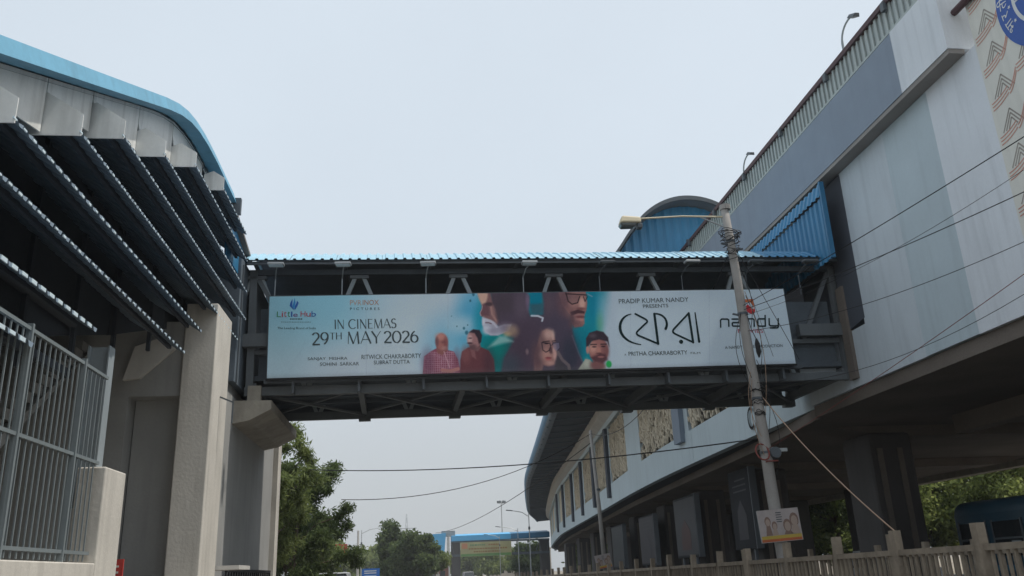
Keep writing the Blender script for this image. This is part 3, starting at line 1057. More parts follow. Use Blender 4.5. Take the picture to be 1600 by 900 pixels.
def stroke_quads(b, pts, f, hw):
    for (x0, y0), (x1, y1) in zip(pts, pts[1:]):
        l_ = math.hypot(x1 - x0, y1 - y0) or 1e-6
        w = hw if not callable(hw) else hw(abs(y1 - y0) / l_)
        nx, ny = -(y1 - y0) / l_ * w, (x1 - x0) / l_ * w
        ex, ey = (x1 - x0) / l_ * w * .25, (y1 - y0) / l_ * w * .25
        b.quad(f(x0 + nx - ex, y0 + ny - ey), f(x0 - nx - ex, y0 - ny - ey), f(x1 - nx + ex, y1 - ny + ey), f(x1 + nx + ex, y1 + ny + ey))


def capitals(text, x0, x1, ybase0, ybase1, cap, m_, name="lettering"):
    adv = sum(GL[c][0] for c in text)
    k = 0.0
    b = MB()
    for c in text:
        a, st = GL[c]

        def f(gx, gy, k=k):
            s = (k + gx) / adv
            px = x0 + (x1 - x0) * s
            base = ybase0 + (ybase1 - ybase0) * s
            X, Z = pan(px, base - gy * cap)
            return (X, PZ + random.uniform(-.001, .001), Z)
        for pts, th in st:
            hw = .062 if th == 1 else (.026 if th == 0 else (lambda d: .026 + .042 * d))
            stroke_quads(b, pts, f, hw)
        k += a
    return b.build(name, m_, HB)


capitals("IN CINEMAS", 522, 620, 514.5, 512.5, 14.5, M_ink_grey)
capitals("29", 487, 514, 539.5, 538.5, 19, M_ink_grey)
capitals("TH", 515, 535, 531, 530.5, 10.5, M_ink_grey)
capitals("MAY", 541, 596, 538, 536.5, 19, M_ink_grey)
capitals("2026", 599, 654, 536, 535, 18, M_ink_grey)
put_text("SANJAY  MISHRA", 480, 559, 542, (565, 564), M_ink_grey)
put_text("SOHINI  SARKAR", 499, 567, 560, (572.5, 571.5), M_ink_grey)
put_text("RITWICK CHAKRABORTY", 564, 555, 657, (562, 559.5), M_ink_grey)
put_text("SUBRAT DUTTA", 583, 564, 639, (570, 568.5), M_ink_grey)
M_or = mat("orange_ink", (.52, .24, .13), .6, amt=.05)
M_or2 = mat("pale_orange_ink", (.58, .38, .30), .6, amt=.05)
put_text("PVR", 548, 469, 566, 477, M_or2)
put_text("INOX", 568, 468.5, 593, 476.5, M_or)
put_text("P I C T U R E S", 548, 480.5, 594, 484.5, M_ink_grey)
M_g, M_r, M_b_, M_p = (mat(n, c, .6, amt=.05) for n, c in (("green_ink", (.05, .28, .12)), ("red_ink", (.50, .05, .08)), ("blue_ink", (.03, .13, .45)), ("purple_ink", (.22, .06, .25))))
M_lb = mat("light_blue_ink", (.04, .28, .62), .6, amt=.05)
xs = 433.5
for ch, wd, m_, up_ in (("L", 6.2, M_g, 0), ("i", 2.2, M_r, 0), ("t", 4.2, M_r, 0), ("t", 4.2, M_g, 0), ("l", 2.2, M_b_, 0), ("e", 7.0, M_p, 3.4)):
    put_text(ch, xs, 486.8 + up_, xs + wd, 495.3, m_)
    xs += wd + 1.3
xs = 470.5
for ch, wd, m_, up_ in (("H", 7.6, M_r, 0), ("u", 6.8, M_r, 2.6), ("b", 7.0, M_b_, 0)):
    put_text(ch, xs, 486.3 + up_, xs + wd, 494.8, m_)
    xs += wd + 1.3
put_text("The Leading Brand of India", 434, 511.2, 494, 515.6, M_ink_grey)
for (xa, xb, yy, th) in ((454, 474, 498.6, .9), (440, 487, 503.4, .35)):      # two lines too small to read in the photo
    b = MB()
    x = xa
    while x < xb:
        w_ = random.uniform(1.2, 3.0)
        p0, p1 = pan(x, yy + th), pan(min(x + w_, xb), yy - th)
        b.quad((p0[0], PZ, p0[1]), (p1[0], PZ, p0[1]), (p1[0], PZ, p1[1]), (p0[0], PZ, p1[1]))
        x += w_ + .9
    b.build("fine_print", M_ink_grey, HB)
# flame-like blue emblem: three leaf strokes
for k, (dx, m_) in enumerate(((-4.2, M_b_), (0.0, M_lb), (4.2, M_b_))):
    b = MB()
    top = [467.5, 466.0, 470][k]
    cl = [(461 + dx * .3, 483.5), (461 + dx * 1.0 - 1.0, 478), (461 + dx * 1.15 + .6, 473), (461 + dx * .85 + 1.0, top)]
    wd = [.4, 2.0, 1.7, .2]
    lft = [pan(x - w_, y_) for (x, y_), w_ in zip(cl, wd)]
    rgt = [pan(x + w_, y_) for (x, y_), w_ in zip(cl, wd)]
    for i in range(3):
        b.quad((lft[i][0], PZ, lft[i][1]), (rgt[i][0], PZ, rgt[i][1]), (rgt[i + 1][0], PZ, rgt[i + 1][1]), (lft[i + 1][0], PZ, lft[i + 1][1]))
    b.build("emblem_flame", m_, HB)
# right part of the print
put_text("PRADIP KUMAR NANDY", 968, 467.5, 1077, (474.5, 471.5), M_ink_grey)
put_text("PRESENTS", 1005.5, 476, 1045, (481.5, 480.3), M_ink_grey)
put_text("A", 974.5, 552.5, 977, 555.5, M_ink_grey)
put_text("PRITHA CHAKRABORTY", 981, 549.5, 1073, (556, 553.5), M_ink)
put_text("FILM", 1078, 549.8, 1093, 552.8, M_ink_grey)
put_text("A NANDY MOVIES PRODUCTION", 1132, 540.5, 1222, (545, 541.5), M_ink_grey)


def strokes(segs, m_, name="lettering"):
    b = MB()
    for pts, w in segs:
        # resample as a smooth ribbon with round joints
        n = len(pts)
        ws = w if isinstance(w, (list, tuple)) else [w] * n
        for i, ((x, y_), w_) in enumerate(zip(pts, ws)):
            ring = []
            for j in range(10):
                t = 2 * math.pi * j / 10
                X, Z = pan(x + w_ * math.cos(t), y_ - w_ * math.sin(t))
                ring.append((X, PZ + random.uniform(-.001, .001), Z))
            b.poly(ring[::-1])
            if i < n - 1:
                x1, y1 = pts[i + 1]
                w1 = ws[i + 1]
                l_ = math.hypot(x1 - x, y1 - y_) or 1e-6
                nx, ny = -(y1 - y_) / l_, (x1 - x) / l_
                c4 = [(x + nx * w_, y_ + ny * w_), (x - nx * w_, y_ - ny * w_), (x1 - nx * w1, y1 - ny * w1), (x1 + nx * w1, y1 + ny * w1)]
                b.quad(*[(pan(*p)[0], PZ + random.uniform(-.001, .001), pan(*p)[1]) for p in c4])
    return b.build(name, m_, HB)


def bez(p0, p1, p2, p3, n=12):
    r_ = []
    for i in range(n + 1):
        t = i / n
        r_.append(tuple((1 - t) ** 3 * a + 3 * (1 - t) ** 2 * t * b_ + 3 * (1 - t) * t * t * c + t ** 3 * d for a, b_, c, d in zip(p0, p1, p2, p3)))
    return r_


def zz(x, y_):                                 # from the enlarged crop used for measuring
    return (960 + x / 5.517, 450 + y_ / 5.517)


seg = []
a_ = bez(zz(145, 226), zz(15, 245), zz(-10, 460), zz(222, 487), 16)
seg.append((a_, [.7 + 1.5 * math.sin(math.pi * i / 16) for i in range(17)]))
seg.append(([zz(182, 224), zz(262, 266)] + bez(zz(262, 266), zz(295, 285), zz(285, 296), zz(262, 312), 6)[1:] + [zz(200, 370)] +
            bez(zz(200, 370), zz(175, 392), zz(195, 408), zz(225, 418), 6)[1:] + [zz(372, 480)], 1.4))
seg.append(([zz(372, 480), zz(346, 224)], 1.9))
seg.append((bez(zz(346, 222), zz(440, 220), zz(470, 300), zz(440, 352), 12), [1.2 + i * .07 for i in range(13)]))
seg.append(([zz(642, 218), zz(512, 352)] + bez(zz(512, 352), zz(490, 378), zz(505, 388), zz(530, 400), 6)[1:] + [zz(672, 466)], 1.45))
seg.append(([zz(642, 218), zz(674, 468)], 1.8))
seg.append(([zz(697, 214), zz(726, 462)], [1.0, 1.9]))
strokes(seg, M_ink, "title_lettering")
strokes([([zz(570, 462), zz(571, 463)], 3.2)], M_ink, "title_dot")
# the five square-cornered letters of the logo
S = 1.15
yb0, yt0 = 340, 265
sg = [([zz(915, 338), zz(915, 278), zz(925, 268), zz(975, 268), zz(985, 276), zz(985, 330)], S),
      ([zz(1015, 268), zz(1085, 268), zz(1094, 276), zz(1094, 328), zz(1022, 328), zz(1016, 320), zz(1016, 303), zz(1022, 298), zz(1094, 298)], S),
      ([zz(1138, 334), zz(1138, 276), zz(1148, 266), zz(1195, 266), zz(1204, 274), zz(1204, 330)], S),
      ([zz(1300, 238), zz(1300, 328), zz(1245, 328), zz(1236, 320), zz(1236, 275), zz(1245, 266), zz(1300, 266)], S),
      ([zz(1334, 264), zz(1334, 316), zz(1344, 325), zz(1412, 325)], S), ([zz(1412, 264), zz(1412, 335), zz(1404, 343), zz(1342, 343)], S)]
strokes(sg, M_ink, "logo_lettering")
put_text("MOVIES", 1153, 514, 1192.5, 520, M_r, "logo_lettering")
M_or3 = mat("red_orange_ink", (.62, .16, .05), .6, amt=.05)
M_cr = mat("crimson_ink", (.58, .03, .04), .6, amt=.05)
for pts, m_ in (([(1108, 100), (1200, 96), (1216, 205), (1205, 200), (1203, 160), (1170, 120), (1130, 128), (1112, 150)], M_or3),
                ([(1152, 140), (1188, 178), (1216, 186), (1208, 218), (1180, 226), (1150, 208), (1124, 172)], M_cr)):
    MB().poly([(pan(*zz(*p))[0], PZ - .002 * (m_ is M_cr), pan(*zz(*p))[1]) for p in pts][::-1]).build("logo_emblem", m_, HB)

# flood lamps above the hoarding: bent arm and flat head
lampx = [433, 528, 650, 796, 914, 1045, 1150, 1238]
lnames = ["leftmost", "second from left", "third from left", "fourth from left", "fifth from left", "sixth from left", "seventh from left", "rightmost"]
for k, px in enumerate(lampx):
    u = (px - 395) * .01757
    FLm = thing("sign_floodlight", "small floodlight on a bent arm above the hoarding, %s" % lnames[k], "floodlight",
                (-4.2 + u, 21.15 - .40 + u * .026, 5.80 + 2.55 + u * .0166), (0, 0, R(random.uniform(-6, 6))), "floodlights along the top of the hoarding")
    MB().tube([(0, 0, -.2), (0, 0, .38), (.05, -.25, .52), (.12, -.55, .56)], .016, 6).build("arm", M_steel_dk if k > 3 else M_steel, FLm)
    bevel(MB().box(-.1, .30, -.72, -.5, .53, .59).build("lamp_head", M_galv if k < 4 or k == 5 else M_steel_dk, FLm), .015)
    MB().box(-.07, .27, -.70, -.52, .518, .529).build("lens", M_pale_blue if k < 4 else M_lens, FLm)

# ================================================================== RIGHT: elevated station block
SB = thing("elevated_station_block", "tall pale blue-grey painted station wall on piers, at the right end of the bridge", "building", (11.8, 20, 0))


def sb(b):
    b.v = [(x - 11.8, y - 20, z) for x, y, z in b.v]
    return b


sb(MB().box(11.8, 12.2, 17.9, 20.25, 5.80, 11.64)).build("wall_panel", M_wall_blue, SB)
sb(MB().box(11.803, 12.2, 15.95, 17.9, 5.81, 11.64)).build("wall_panel", M_wall_teal, SB)
sb(MB().box(11.8, 12.2, 14.1, 15.95, 5.80, 11.64)).build("wall_panel", M_wall_lav, SB)
sb(MB().box(11.8, 12.2, -6, 14.1, 5.80, 13.9)).build("mural_wall", mat("cream_mural_ground", (.72, .715, .66), .8, amt=.06, streak=.15), SB)
sb(MB().box(11.82, 12.2, 20.25, 24.0, 5.80, 7.3)).build("wall_panel", M_wall_blue, SB)
sb(MB().box(12.1, 12.4, 20.25, 24.0, 7.3, 11.64)).build("recess_back", M_recess, SB)
sb(MB().prism([(11.79, 20.2, 11.62), (11.79, 20.2, 7.45), (11.79, 21.3, 7.3), (11.79, 21.3, 11.62)], (.3, 0, 0))).build("dark_band", M_recess, SB)
sb(MB().box(11.72, 11.9, 21.0, 21.35, 6.0, 8.6)).build("door_jamb", M_soffit, SB)
# projecting parapet box with underside
sb(MB().box(11.4, 12.2, 16.2, 36.0, 11.75, 13.4)).build("parapet", M_wall_dark, SB)
sb(MB().box(11.396, 12.2, 14.4, 16.2, 11.75, 13.42)).build("parapet_end", M_wall_lav, SB)
sb(MB().box(11.42, 11.79, 14.42, 36, 11.64, 11.748)).build("ledge_soffit", mat("brown_grey_soffit", (.30, .28, .265), .9, amt=.15), SB)
sb(MB().box(11.9, 20.0, 14.5, 36.0, 13.0, 13.2)).build("roof_deck", M_conc, SB)
sb(MB().tube([(11.7, 14.35, 12.62), (11.7, 13.5, 12.62)], .08, 8)).build("drain_pipe", M_maroon, SB)
# railing on the parapet
PR = thing("parapet_railing", "maroon capped railing of thin pale balusters along the top of the station block", "railing", (11.46, 20, 13.4))
balm = MB().box(-.02, .02, -.035, .035, 0, .80).mesh("railing_baluster")
balm.materials.append(M_railing)
for k in range(95):
    y = -5.5 + k * .225
    inst("baluster", balm, PR, (0, y, 0), scale=(1, random.uniform(.8, 1.3), 1))
MB().box(-.05, .05, -5.55, 16, .03, .09).build("bottom_rail", M_railing, PR)
MB().box(.03, .05, -5.5, 16, .05, .78).build("backing_sheet", mat("pale_backing_sheet", (.40, .45, .455), .6, amt=.1), PR)
MB().box(-.08, .08, -5.6, 16, .79, .93).build("top_rail", M_maroon, PR)
for k in range(7):
    MB().box(-.14, -.05, -3.9 + k * 3.1, -3.76 + k * 3.1, .62, .86).build("clamp", M_steel_dk, PR)


def station_lamp(loc, label, h=1.6):
    t = thing("station_lamp", label, "street lamp", loc, (0, 0, 0), "curved lamps on the station roof")
    pts = [(0, 0, 0), (0, 0, h)] + [(0 + .0, -.45 + .45 * math.cos(a), h + .40 * math.sin(a)) for a in np.linspace(.2, 1.9, 7)]
    pts = [(0, 0, 0), (0, 0, h)]
    for a in np.linspace(.25, 1.75, 7):
        pts.append((0, -.5 + .5 * math.cos(a), h + .42 * math.sin(a)))
    MB().tube(pts, [.035] * 2 + [.028] * 7, 8).build("mast", M_steel, t, True)
    e = pts[-1]
    hd = MB().prism([(e[0] - .10, e[1] + .02, e[2] - .02), (e[0] + .10, e[1] + .02, e[2] - .02), (e[0] + .06, e[1] - .06, e[2] + .05), (e[0] - .06, e[1] - .06, e[2] + .05)], (0, -.30, -.16))
    bevel(hd.build("lamp_head", M_steel_dk, t), .01)
    return t


station_lamp((11.9, 19.0, 13.2), "curved lamp on the station roof nearest the camera, top right", 1.9)
station_lamp((11.9, 26.6, 13.2), "curved lamp on the station roof above the blue cladding", 1.7)
station_lamp((11.9, 33.9, 13.2), "farthest curved lamp, standing before the blue arched gable", 1.3)

# blue cladding above the bridge's right end
BC = thing("blue_cladding", "blue corrugated cladding wall tucked under the parapet by the bridge roof", "cladding", (11.3, 20.3, 9.0))
BC_n = 28
BC_b = MB().corr((0, 0.1, 0.2), (0, 7.8, 0), (0, 0, 1.80), (-.05, 0, 0), BC_n)
BC_b.build("vertical_sheet", M_blue, BC)
MB().corr((-.09, 0.1, 2.02), (0, 7.8, 0), (.12, 0, .42), (-.03, 0, .02), BC_n).build("hem_sheet", M_blue, BC)
MB().box(-.07, .06, 0.02, .10, .2, 2.46).build("corner_flashing", M_blue_dk, BC)

# mural: chevrons and red waves on the cream wall; round railway emblem
MU = thing("wall_mural", "painted mural of grey chevrons and red waves on the cream station wall", "mural", (11.8, 10, 0))
M_chev = mat("brown_grey_mural_paint", (.34, .31, .28), .85, amt=.25)
M_wave = mat("salmon_mural_paint", (.58, .30, .24), .85, amt=.25)


def wl(y, z, d=.004):
    return (-d, y - 10, z)


def wall_stroke(b, pts, w, d=.004):
    for (y0, z0), (y1, z1) in zip(pts, pts[1:]):
        l_ = math.hypot(y1 - y0, z1 - z0) or 1e-6
        ny, nz = -(z1 - z0) / l_ * w, (y1 - y0) / l_ * w
        b.quad(wl(y0 + ny, z0 + nz, d), wl(y0 - ny, z0 - nz, d), wl(y1 - ny, z1 - nz, d), wl(y1 + ny, z1 + nz, d))


MUP = .78
for ci in range(6):
    for ri in range(11):
        yc = 13.62 - ci * .86
        zc = 6.55 + ri * MUP + (.39 if ci % 2 else 0)
        if zc > 13.6:
            continue
        b = MB()
        for q in range(3):
            e = .30 - q * .085
            wall_stroke(b, [(yc + e, zc - .24 + q * .0), (yc, zc + .16 - q * .10), (yc - e, zc - .24)], .015)
        b.build("chevron", M_chev, MU)
        b = MB()
        for q in range(3):
            pts = []
            for i in range(9):
                t = i / 8
                pts.append((yc + .42 - .52 * t, zc - .30 - q * .075 + .13 * t * t))
            wall_stroke(b, pts, .013, .0045)
        for q in range(2):
            pts = []
            for i in range(7):
                t = i / 6
                pts.append((yc - .12 - .30 * t, zc - .28 - q * .08 + .34 * t ** 1.5))
            wall_stroke(b, pts, .014, .0048)
        b.build("red_wave", M_wave, MU)
EM = thing("railway_emblem", "round blue and white emblem with Devanagari lettering painted on the mural wall", "emblem", (11.79, 12.02, 11.72))
M_emb = mat("emblem_blue", (.07, .14, .42), .8, amt=.12)
M_embw = mat("emblem_white", (.70, .72, .72), .8, amt=.1)


def disc(r, d, m_, name, r0=0.0, n=48):
    b = MB()
    for i in range(n):
        a0, a1 = 2 * math.pi * i / n, 2 * math.pi * (i + 1) / n
        if r0 == 0:
            b.poly([(-d, 0, 0), (-d, r * math.cos(a1), r * math.sin(a1)), (-d, r * math.cos(a0), r * math.sin(a0))])
        else:
            b.quad((-d, r0 * math.cos(a0), r0 * math.sin(a0)), (-d, r0 * math.cos(a1), r0 * math.sin(a1)), (-d, r * math.cos(a1), r * math.sin(a1)), (-d, r * math.cos(a0), r * math.sin(a0)))
    return b.build(name, m_, EM)


ER = 1.28
disc(ER, .006, M_emb, "blue_disc")
disc(ER * .66, .009, M_embw, "white_ring", ER * .60)
disc(ER * .34, .009, M_embw, "inner_ring", ER * .30)
for q in range(8):
    a = q * math.pi / 4
    b = MB()
    b.quad((-.0095, .05 * -math.sin(a), .05 * math.cos(a)), (-.0095, ER * .6 * math.cos(a - .03), ER * .6 * math.sin(a - .03)), (-.0095, ER * .6 * math.cos(a + .03), ER * .6 * math.sin(a + .03)), (-.0095, .05 * math.sin(a), -.05 * math.cos(a)))
    b.build("wheel_spoke", M_embw, EM)
for q in range(16):                            # little stars on the ring
    a = 2 * math.pi * q / 16
    b = MB()
    pts = []
    for i in range(10):
        rr = .05 if i % 2 == 0 else .02
        pts.append((-.0096, ER * .73 * math.cos(a) + rr * math.cos(i * math.pi / 5), ER * .73 * math.sin(a) + rr * math.sin(i * math.pi / 5)))
    b.poly(pts[::-1])
    b.build("star", M_embw, EM)


def ring_text(clusters, ang0, step, m_):
    # seen from the road (looking +X) the wall's left is +Y
    a = ang0
    for c in clusters:
        if c != " ":
            me = text_mesh(c)
            if len(me.vertices):
                co = mesh_xy(me)
                sc = .30
                x = (co[:, 0] - (co[:, 0].min() + co[:, 0].max()) / 2) * sc
                z = (co[:, 1] - .3) * sc
                th = R(a)                       # clockwise angle from top, as seen
                rr = ER * .84 + z
                ph = th + x / (ER * .84)
                out = np.stack([np.full_like(x, -.0105), -rr * np.sin(ph), rr * np.cos(ph)], 1)
                me.vertices.foreach_set("co", out.ravel())
                me.update()
                link("emblem_lettering", me, m_, EM)
        a += step


ring_text(["भा", "र", "ती", "य"], -110, 15, M_embw)
ring_text(["रे", "ल"], -42, 15, M_embw)
ring_text(list("INDIAN RAILWAYS"), 15, 12, M_embw)

# ------------------------------------------------------------------ viaduct underside and piers
VU = thing("viaduct_deck", "dark concrete underside of the elevated station carried on piers", "viaduct", (18, 40, 5.5))


def vu(b):
    b.v = [(x - 18, y - 40, z - 5.5) for x, y, z in b.v]
    return b


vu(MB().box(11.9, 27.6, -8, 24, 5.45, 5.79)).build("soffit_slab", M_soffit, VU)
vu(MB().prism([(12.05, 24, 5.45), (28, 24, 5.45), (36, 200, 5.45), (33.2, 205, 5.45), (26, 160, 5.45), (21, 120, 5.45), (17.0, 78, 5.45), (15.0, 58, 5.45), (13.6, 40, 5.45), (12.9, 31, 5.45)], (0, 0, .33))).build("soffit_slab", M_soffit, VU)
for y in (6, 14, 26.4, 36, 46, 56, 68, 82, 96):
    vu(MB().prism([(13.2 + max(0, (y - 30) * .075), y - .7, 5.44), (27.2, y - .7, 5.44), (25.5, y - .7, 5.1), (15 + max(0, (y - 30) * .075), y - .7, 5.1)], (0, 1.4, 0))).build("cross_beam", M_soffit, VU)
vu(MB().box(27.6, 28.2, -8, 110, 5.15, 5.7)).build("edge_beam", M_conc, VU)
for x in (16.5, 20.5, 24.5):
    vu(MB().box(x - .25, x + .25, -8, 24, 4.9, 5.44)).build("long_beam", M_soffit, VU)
pk = 0
pier_desc = {26.4: "massive dark concrete pier with light vertical streaks right of the leaning pole", 36: "dark viaduct pier behind the largest navy hoarding",
             46: "dark viaduct pier behind the second navy hoarding", 56: "dark viaduct pier behind the third navy hoarding",
             96: "third farthest dark pier under the curved facade", 112: "second farthest dark pier under the curved facade", 132: "farthest dark pier under the curved facade",
             68: "far dark viaduct pier under the curved facade", 82: "farther dark viaduct pier under the curved facade", 14: "dark viaduct pier beside the bus at the right edge"}
for y in (14, 26.4, 36, 46, 56, 68, 82, 96, 112, 132):
    for side, x in (("near", 15.0), ("far", 24.6)):
        if (y == 14 and side == "near") or (side == "far" and y in (26.4, 36)):
            continue
        xo = x + max(0, (y - 36) * .085) if side == "near" else x + max(0, (y - 36) * .03)
        lab = pier_desc[y] if side == "near" else pier_desc[y].replace("dark", "shadowed", 1) + ", on the far side of the deck"
        if y == 26.4 and side == "far":
            lab = "shadowed far pier seen behind the dark bus roof at right"
        if y == 14:
            lab = "shadowed pier above the bus at the right edge"
            xo = 22.0
        VP = thing("viaduct_pier", lab, "pier", (xo, y, 0), (0, 0, 0), "piers under the viaduct")
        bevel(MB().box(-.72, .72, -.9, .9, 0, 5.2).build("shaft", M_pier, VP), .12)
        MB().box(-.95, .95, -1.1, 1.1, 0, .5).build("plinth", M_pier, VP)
        if side == "near":
            for sx in (-.42, .25):
                MB().box(sx - .09, sx + .09, -.935, -.88, .5, 4.7).build("downpipe", M_soffit, VP)
# navy hoardings on the piers
M_art = [mat("hoarding_art_violet", (.018, .017, .024), .6, amt=.4, scale=1.2), mat("hoarding_art_red", (.05, .016, .015), .6, amt=.3, scale=1.2),
         mat("hoarding_art_teal", (.014, .02, .024), .6, amt=.3), mat("hoarding_art_pale", (.026, .028, .034), .6, amt=.3)]
for k, (y, x, w, z0, z1, lab) in enumerate(((36, 14.0, 2.9, 1.95, 5.25, "largest navy lit-box hoarding on a pier behind the leaning pole"),
                                            (46, 14.6, 4.6, 1.8, 4.95, "navy hoarding with a red figure on the second pier"),
                                            (56, 15.1, 4.6, 1.5, 4.6, "pale violet hoarding on the third pier under the facade"),
                                            (68, 15.9, 5.0, 1.4, 4.6, "dim far hoarding on the fourth pier under the facade"))):
    H = thing("pier_hoarding", lab, "hoarding", (x, y, z0), (0, 0, R(-3)), "hoardings fixed to the viaduct piers")
    h = z1 - z0
    bevel(MB().box(-.12, .12, -w / 2, w / 2, 0, h).build("box", M_dkpanel, H), .03)
    MB().box(-.135, -.121, -w / 2 + .12, w / 2 - .12, .12, h - .12).build("poster", M_art[(0, 3, 0, 2)[k]] if k else M_dkpanel, H)
    for q in range(3):
        zq = h * (.86 - q * .07)
        MB().box(-.142, -.136, -w * .32, w * random.uniform(.1, .3), zq, zq + .06).build("text_bar", M_art[3], H)
    if k < 3:
        MB().prism([(-.143, -w * .2, h * .12), (-.143, w * .22, h * .12), (-.143, w * .18, h * .48), (-.143, 0, h * .62), (-.143, -w * .22, h * .42)], (.006, 0, 0)).build("figure", M_art[1 if k == 1 else 0], H)
    MB().box(-.15, .15, -w / 2 - .06, -w / 2, 0, h).build("side_frame", M_steel_dk, H)
    for s in (-w * .3, w * .3):
        MB().box(-.06, .06, s - .06, s + .06, -z0, 0).build("leg", M_steel_dk, H)

# ================================================================== FAR CURVED STATION (lattice facade and barrel roof)
PLAN = [(12.05, 23.9), (12.25, 29.6), (12.55, 40.0), (13.05, 49), (13.75, 57), (15.45, 75.6), (18.6, 112), (22.4, 142), (27.0, 176), (33, 206)]


def plan_at(y):
    for (x0, y0), (x1, y1) in zip(PLAN, PLAN[1:]):
        if y <= y1:
            t = (y - y0) / (y1 - y0)
            return x0 + (x1 - x0) * t
    return PLAN[-1][0]


# smoothed plan
YS = np.concatenate([np.arange(23.9, 60, 2.0), np.arange(60, 206.1, 4.0)])
XS = np.array([np.mean([plan_at(min(206, max(23.9, y + d))) for d in np.linspace(-7, 7, 9)]) for y in YS])


def fx(y):
    return float(np.interp(y, YS, XS))


def nrm(y):
    s = (fx(min(206, y + 1)) - fx(max(23.9, y - 1))) / (min(206, y + 1) - max(23.9, y - 1))
    l_ = math.hypot(1, s)
    return (1 / l_, -s / l_)                    # pointing +X-ish (away from the road)


CS = thing("curved_station", "long curved station with sandstone lattice panels, white bands and blue barrel roof", "building", (12, 30, 0))


def cs(b):
    b.v = [(x - 12, y - 30, z) for x, y, z in b.v]
    return b


def off(y, d):
    n = nrm(y)
    return (fx(y) + n[0] * d, y + n[1] * d)


def sweep(profile, ys, name, m_, smooth=False, closed=True):
    """profile: list of (offset, z) swept along the plan"""
    b = MB()
    n = len(profile)
    for y in ys:
        for d, z in profile:
            p = off(y, d)
            b.v.append((p[0], p[1], z))
    for i in range(len(ys) - 1):
        for j in range(n if closed else n - 1):
            j2 = (j + 1) % n
            b.f.append((i * n + j, i * n + j2, (i + 1) * n + j2, (i + 1) * n + j))
    if closed:
        b.f.append(tuple(range(n)))
        b.f.append(tuple(reversed(range((len(ys) - 1) * n, len(ys) * n))))
    return cs(b).build(name, m_, CS, smooth)


M_band = mat("white_blue_band_paint", (.52, .61, .65), .8, amt=.08, scale=.4, streak=.28, streak_col=(.33, .38, .41))
ya = [y for y in YS]
# sill band in cast lengths with visible joints
cuts = [23.9, 37.5, 51.8, 66, 80, 95, 112, 130, 150, 172, 206]
for a, c in zip(cuts, cuts[1:]):
    ys = [a + .015] + [y for y in ya if a + .5 < y < c - .5] + [c - .015]
    sweep([(0, 5.8), (.35, 5.8), (.35, 7.28), (0, 7.28)], ys, "sill_band", M_band)
sweep([(-.12, 11.35), (.4, 11.35), (.4, 12.7), (-.12, 12.7)], ya, "head_beam", M_band)
sweep([(-.7, 12.0), (-.125, 11.75), (-.125, 12.7), (-.7, 12.7)], ya, "white_cove", M_white)
# eave: dark underside, blue lip, barrel roof
BARREL = [(-3.85, 12.42), (-4.25, 12.56), (-4.48, 12.95), (-4.4, 13.5), (-3.7, 14.35), (-3.0, 15.4), (-2.2, 16.25), (-1.3, 16.75), (-.4, 16.92), (.6, 16.78), (1.5, 16.3), (2.6, 15.3), (3.6, 13.6)]
_b = BARREL
for _ in range(2):
    _n = [_b[0]]
    for (d0, z0), (d1, z1) in zip(_b, _b[1:]):
        _n += [(d0 * .75 + d1 * .25, z0 * .75 + z1 * .25), (d0 * .25 + d1 * .75, z0 * .25 + z1 * .75)]
    _b = _n + [_b[-1]]
BARREL = _b
yr = [33.0] + [y for y in ya if y > 34]
sweep(BARREL, yr, "barrel_roof", M_blue_dk, True, closed=False)
sweep([(d * .985 + .03, z - .12) for d, z in BARREL], yr, "roof_lining", M_under, True, closed=False)
sweep([(-3.9, 12.44), (-.72, 12.66), (-.72, 12.72), (-3.9, 12.50)], yr, "eave_soffit", M_recess)
for y in np.arange(35, 160, 3.2):
    p0, p1 = off(float(y), -4.15), off(float(y), -.75)
    cs(MB().bar((p0[0], p0[1], 12.42), (p1[0], p1[1], 12.6), .12, .14)).build("eave_rib", M_under, CS)
# arch rim of the near gable and blue gable wall
g = MB()
for (d0, z0), (d1, z1) in zip(BARREL, BARREL[1:]):
    p0, p1 = off(33, d0), off(33, d1)
    g.hexa([(p0[0], 32.93, z0 - .16), (p1[0], 32.93, z1 - .16), (p1[0], 33.05, z1 - .16), (p0[0], 33.05, z0 - .16),
            (p0[0], 32.93, z0 + .03), (p1[0], 32.93, z1 + .03), (p1[0], 33.05, z1 + .03), (p0[0], 33.05, z0 + .03)])
cs(g).build("arch_rim", M_steel_dk, CS)
gw = MB()
bx0 = fx(34.4)
NG = 60
arr = np.array(BARREL)


def arch_z(d):
    k0 = int(np.argmin(arr[:, 0]))
    return float(np.interp(d, arr[k0:, 0], arr[k0:, 1])) - .15


prev = None
for i in range(NG + 1):
    d = -4.1 + 7.6 * i / NG
    dep = .05 if i % 3 == 1 else 0.0
    cur = (bx0 + d, 33.75 - dep, arch_z(d))
    if prev:
        gw.quad((prev[0], prev[1], 11.0), (cur[0], cur[1], 11.0), cur, prev)
    prev = cur
cs(gw).build("gable_wall", M_blue, CS)
cs(MB().box(bx0 - 3.98, bx0 - 3.7, 33.2, 33.66, 11.0, 13.4)).build("gable_post", M_brickfar, CS)

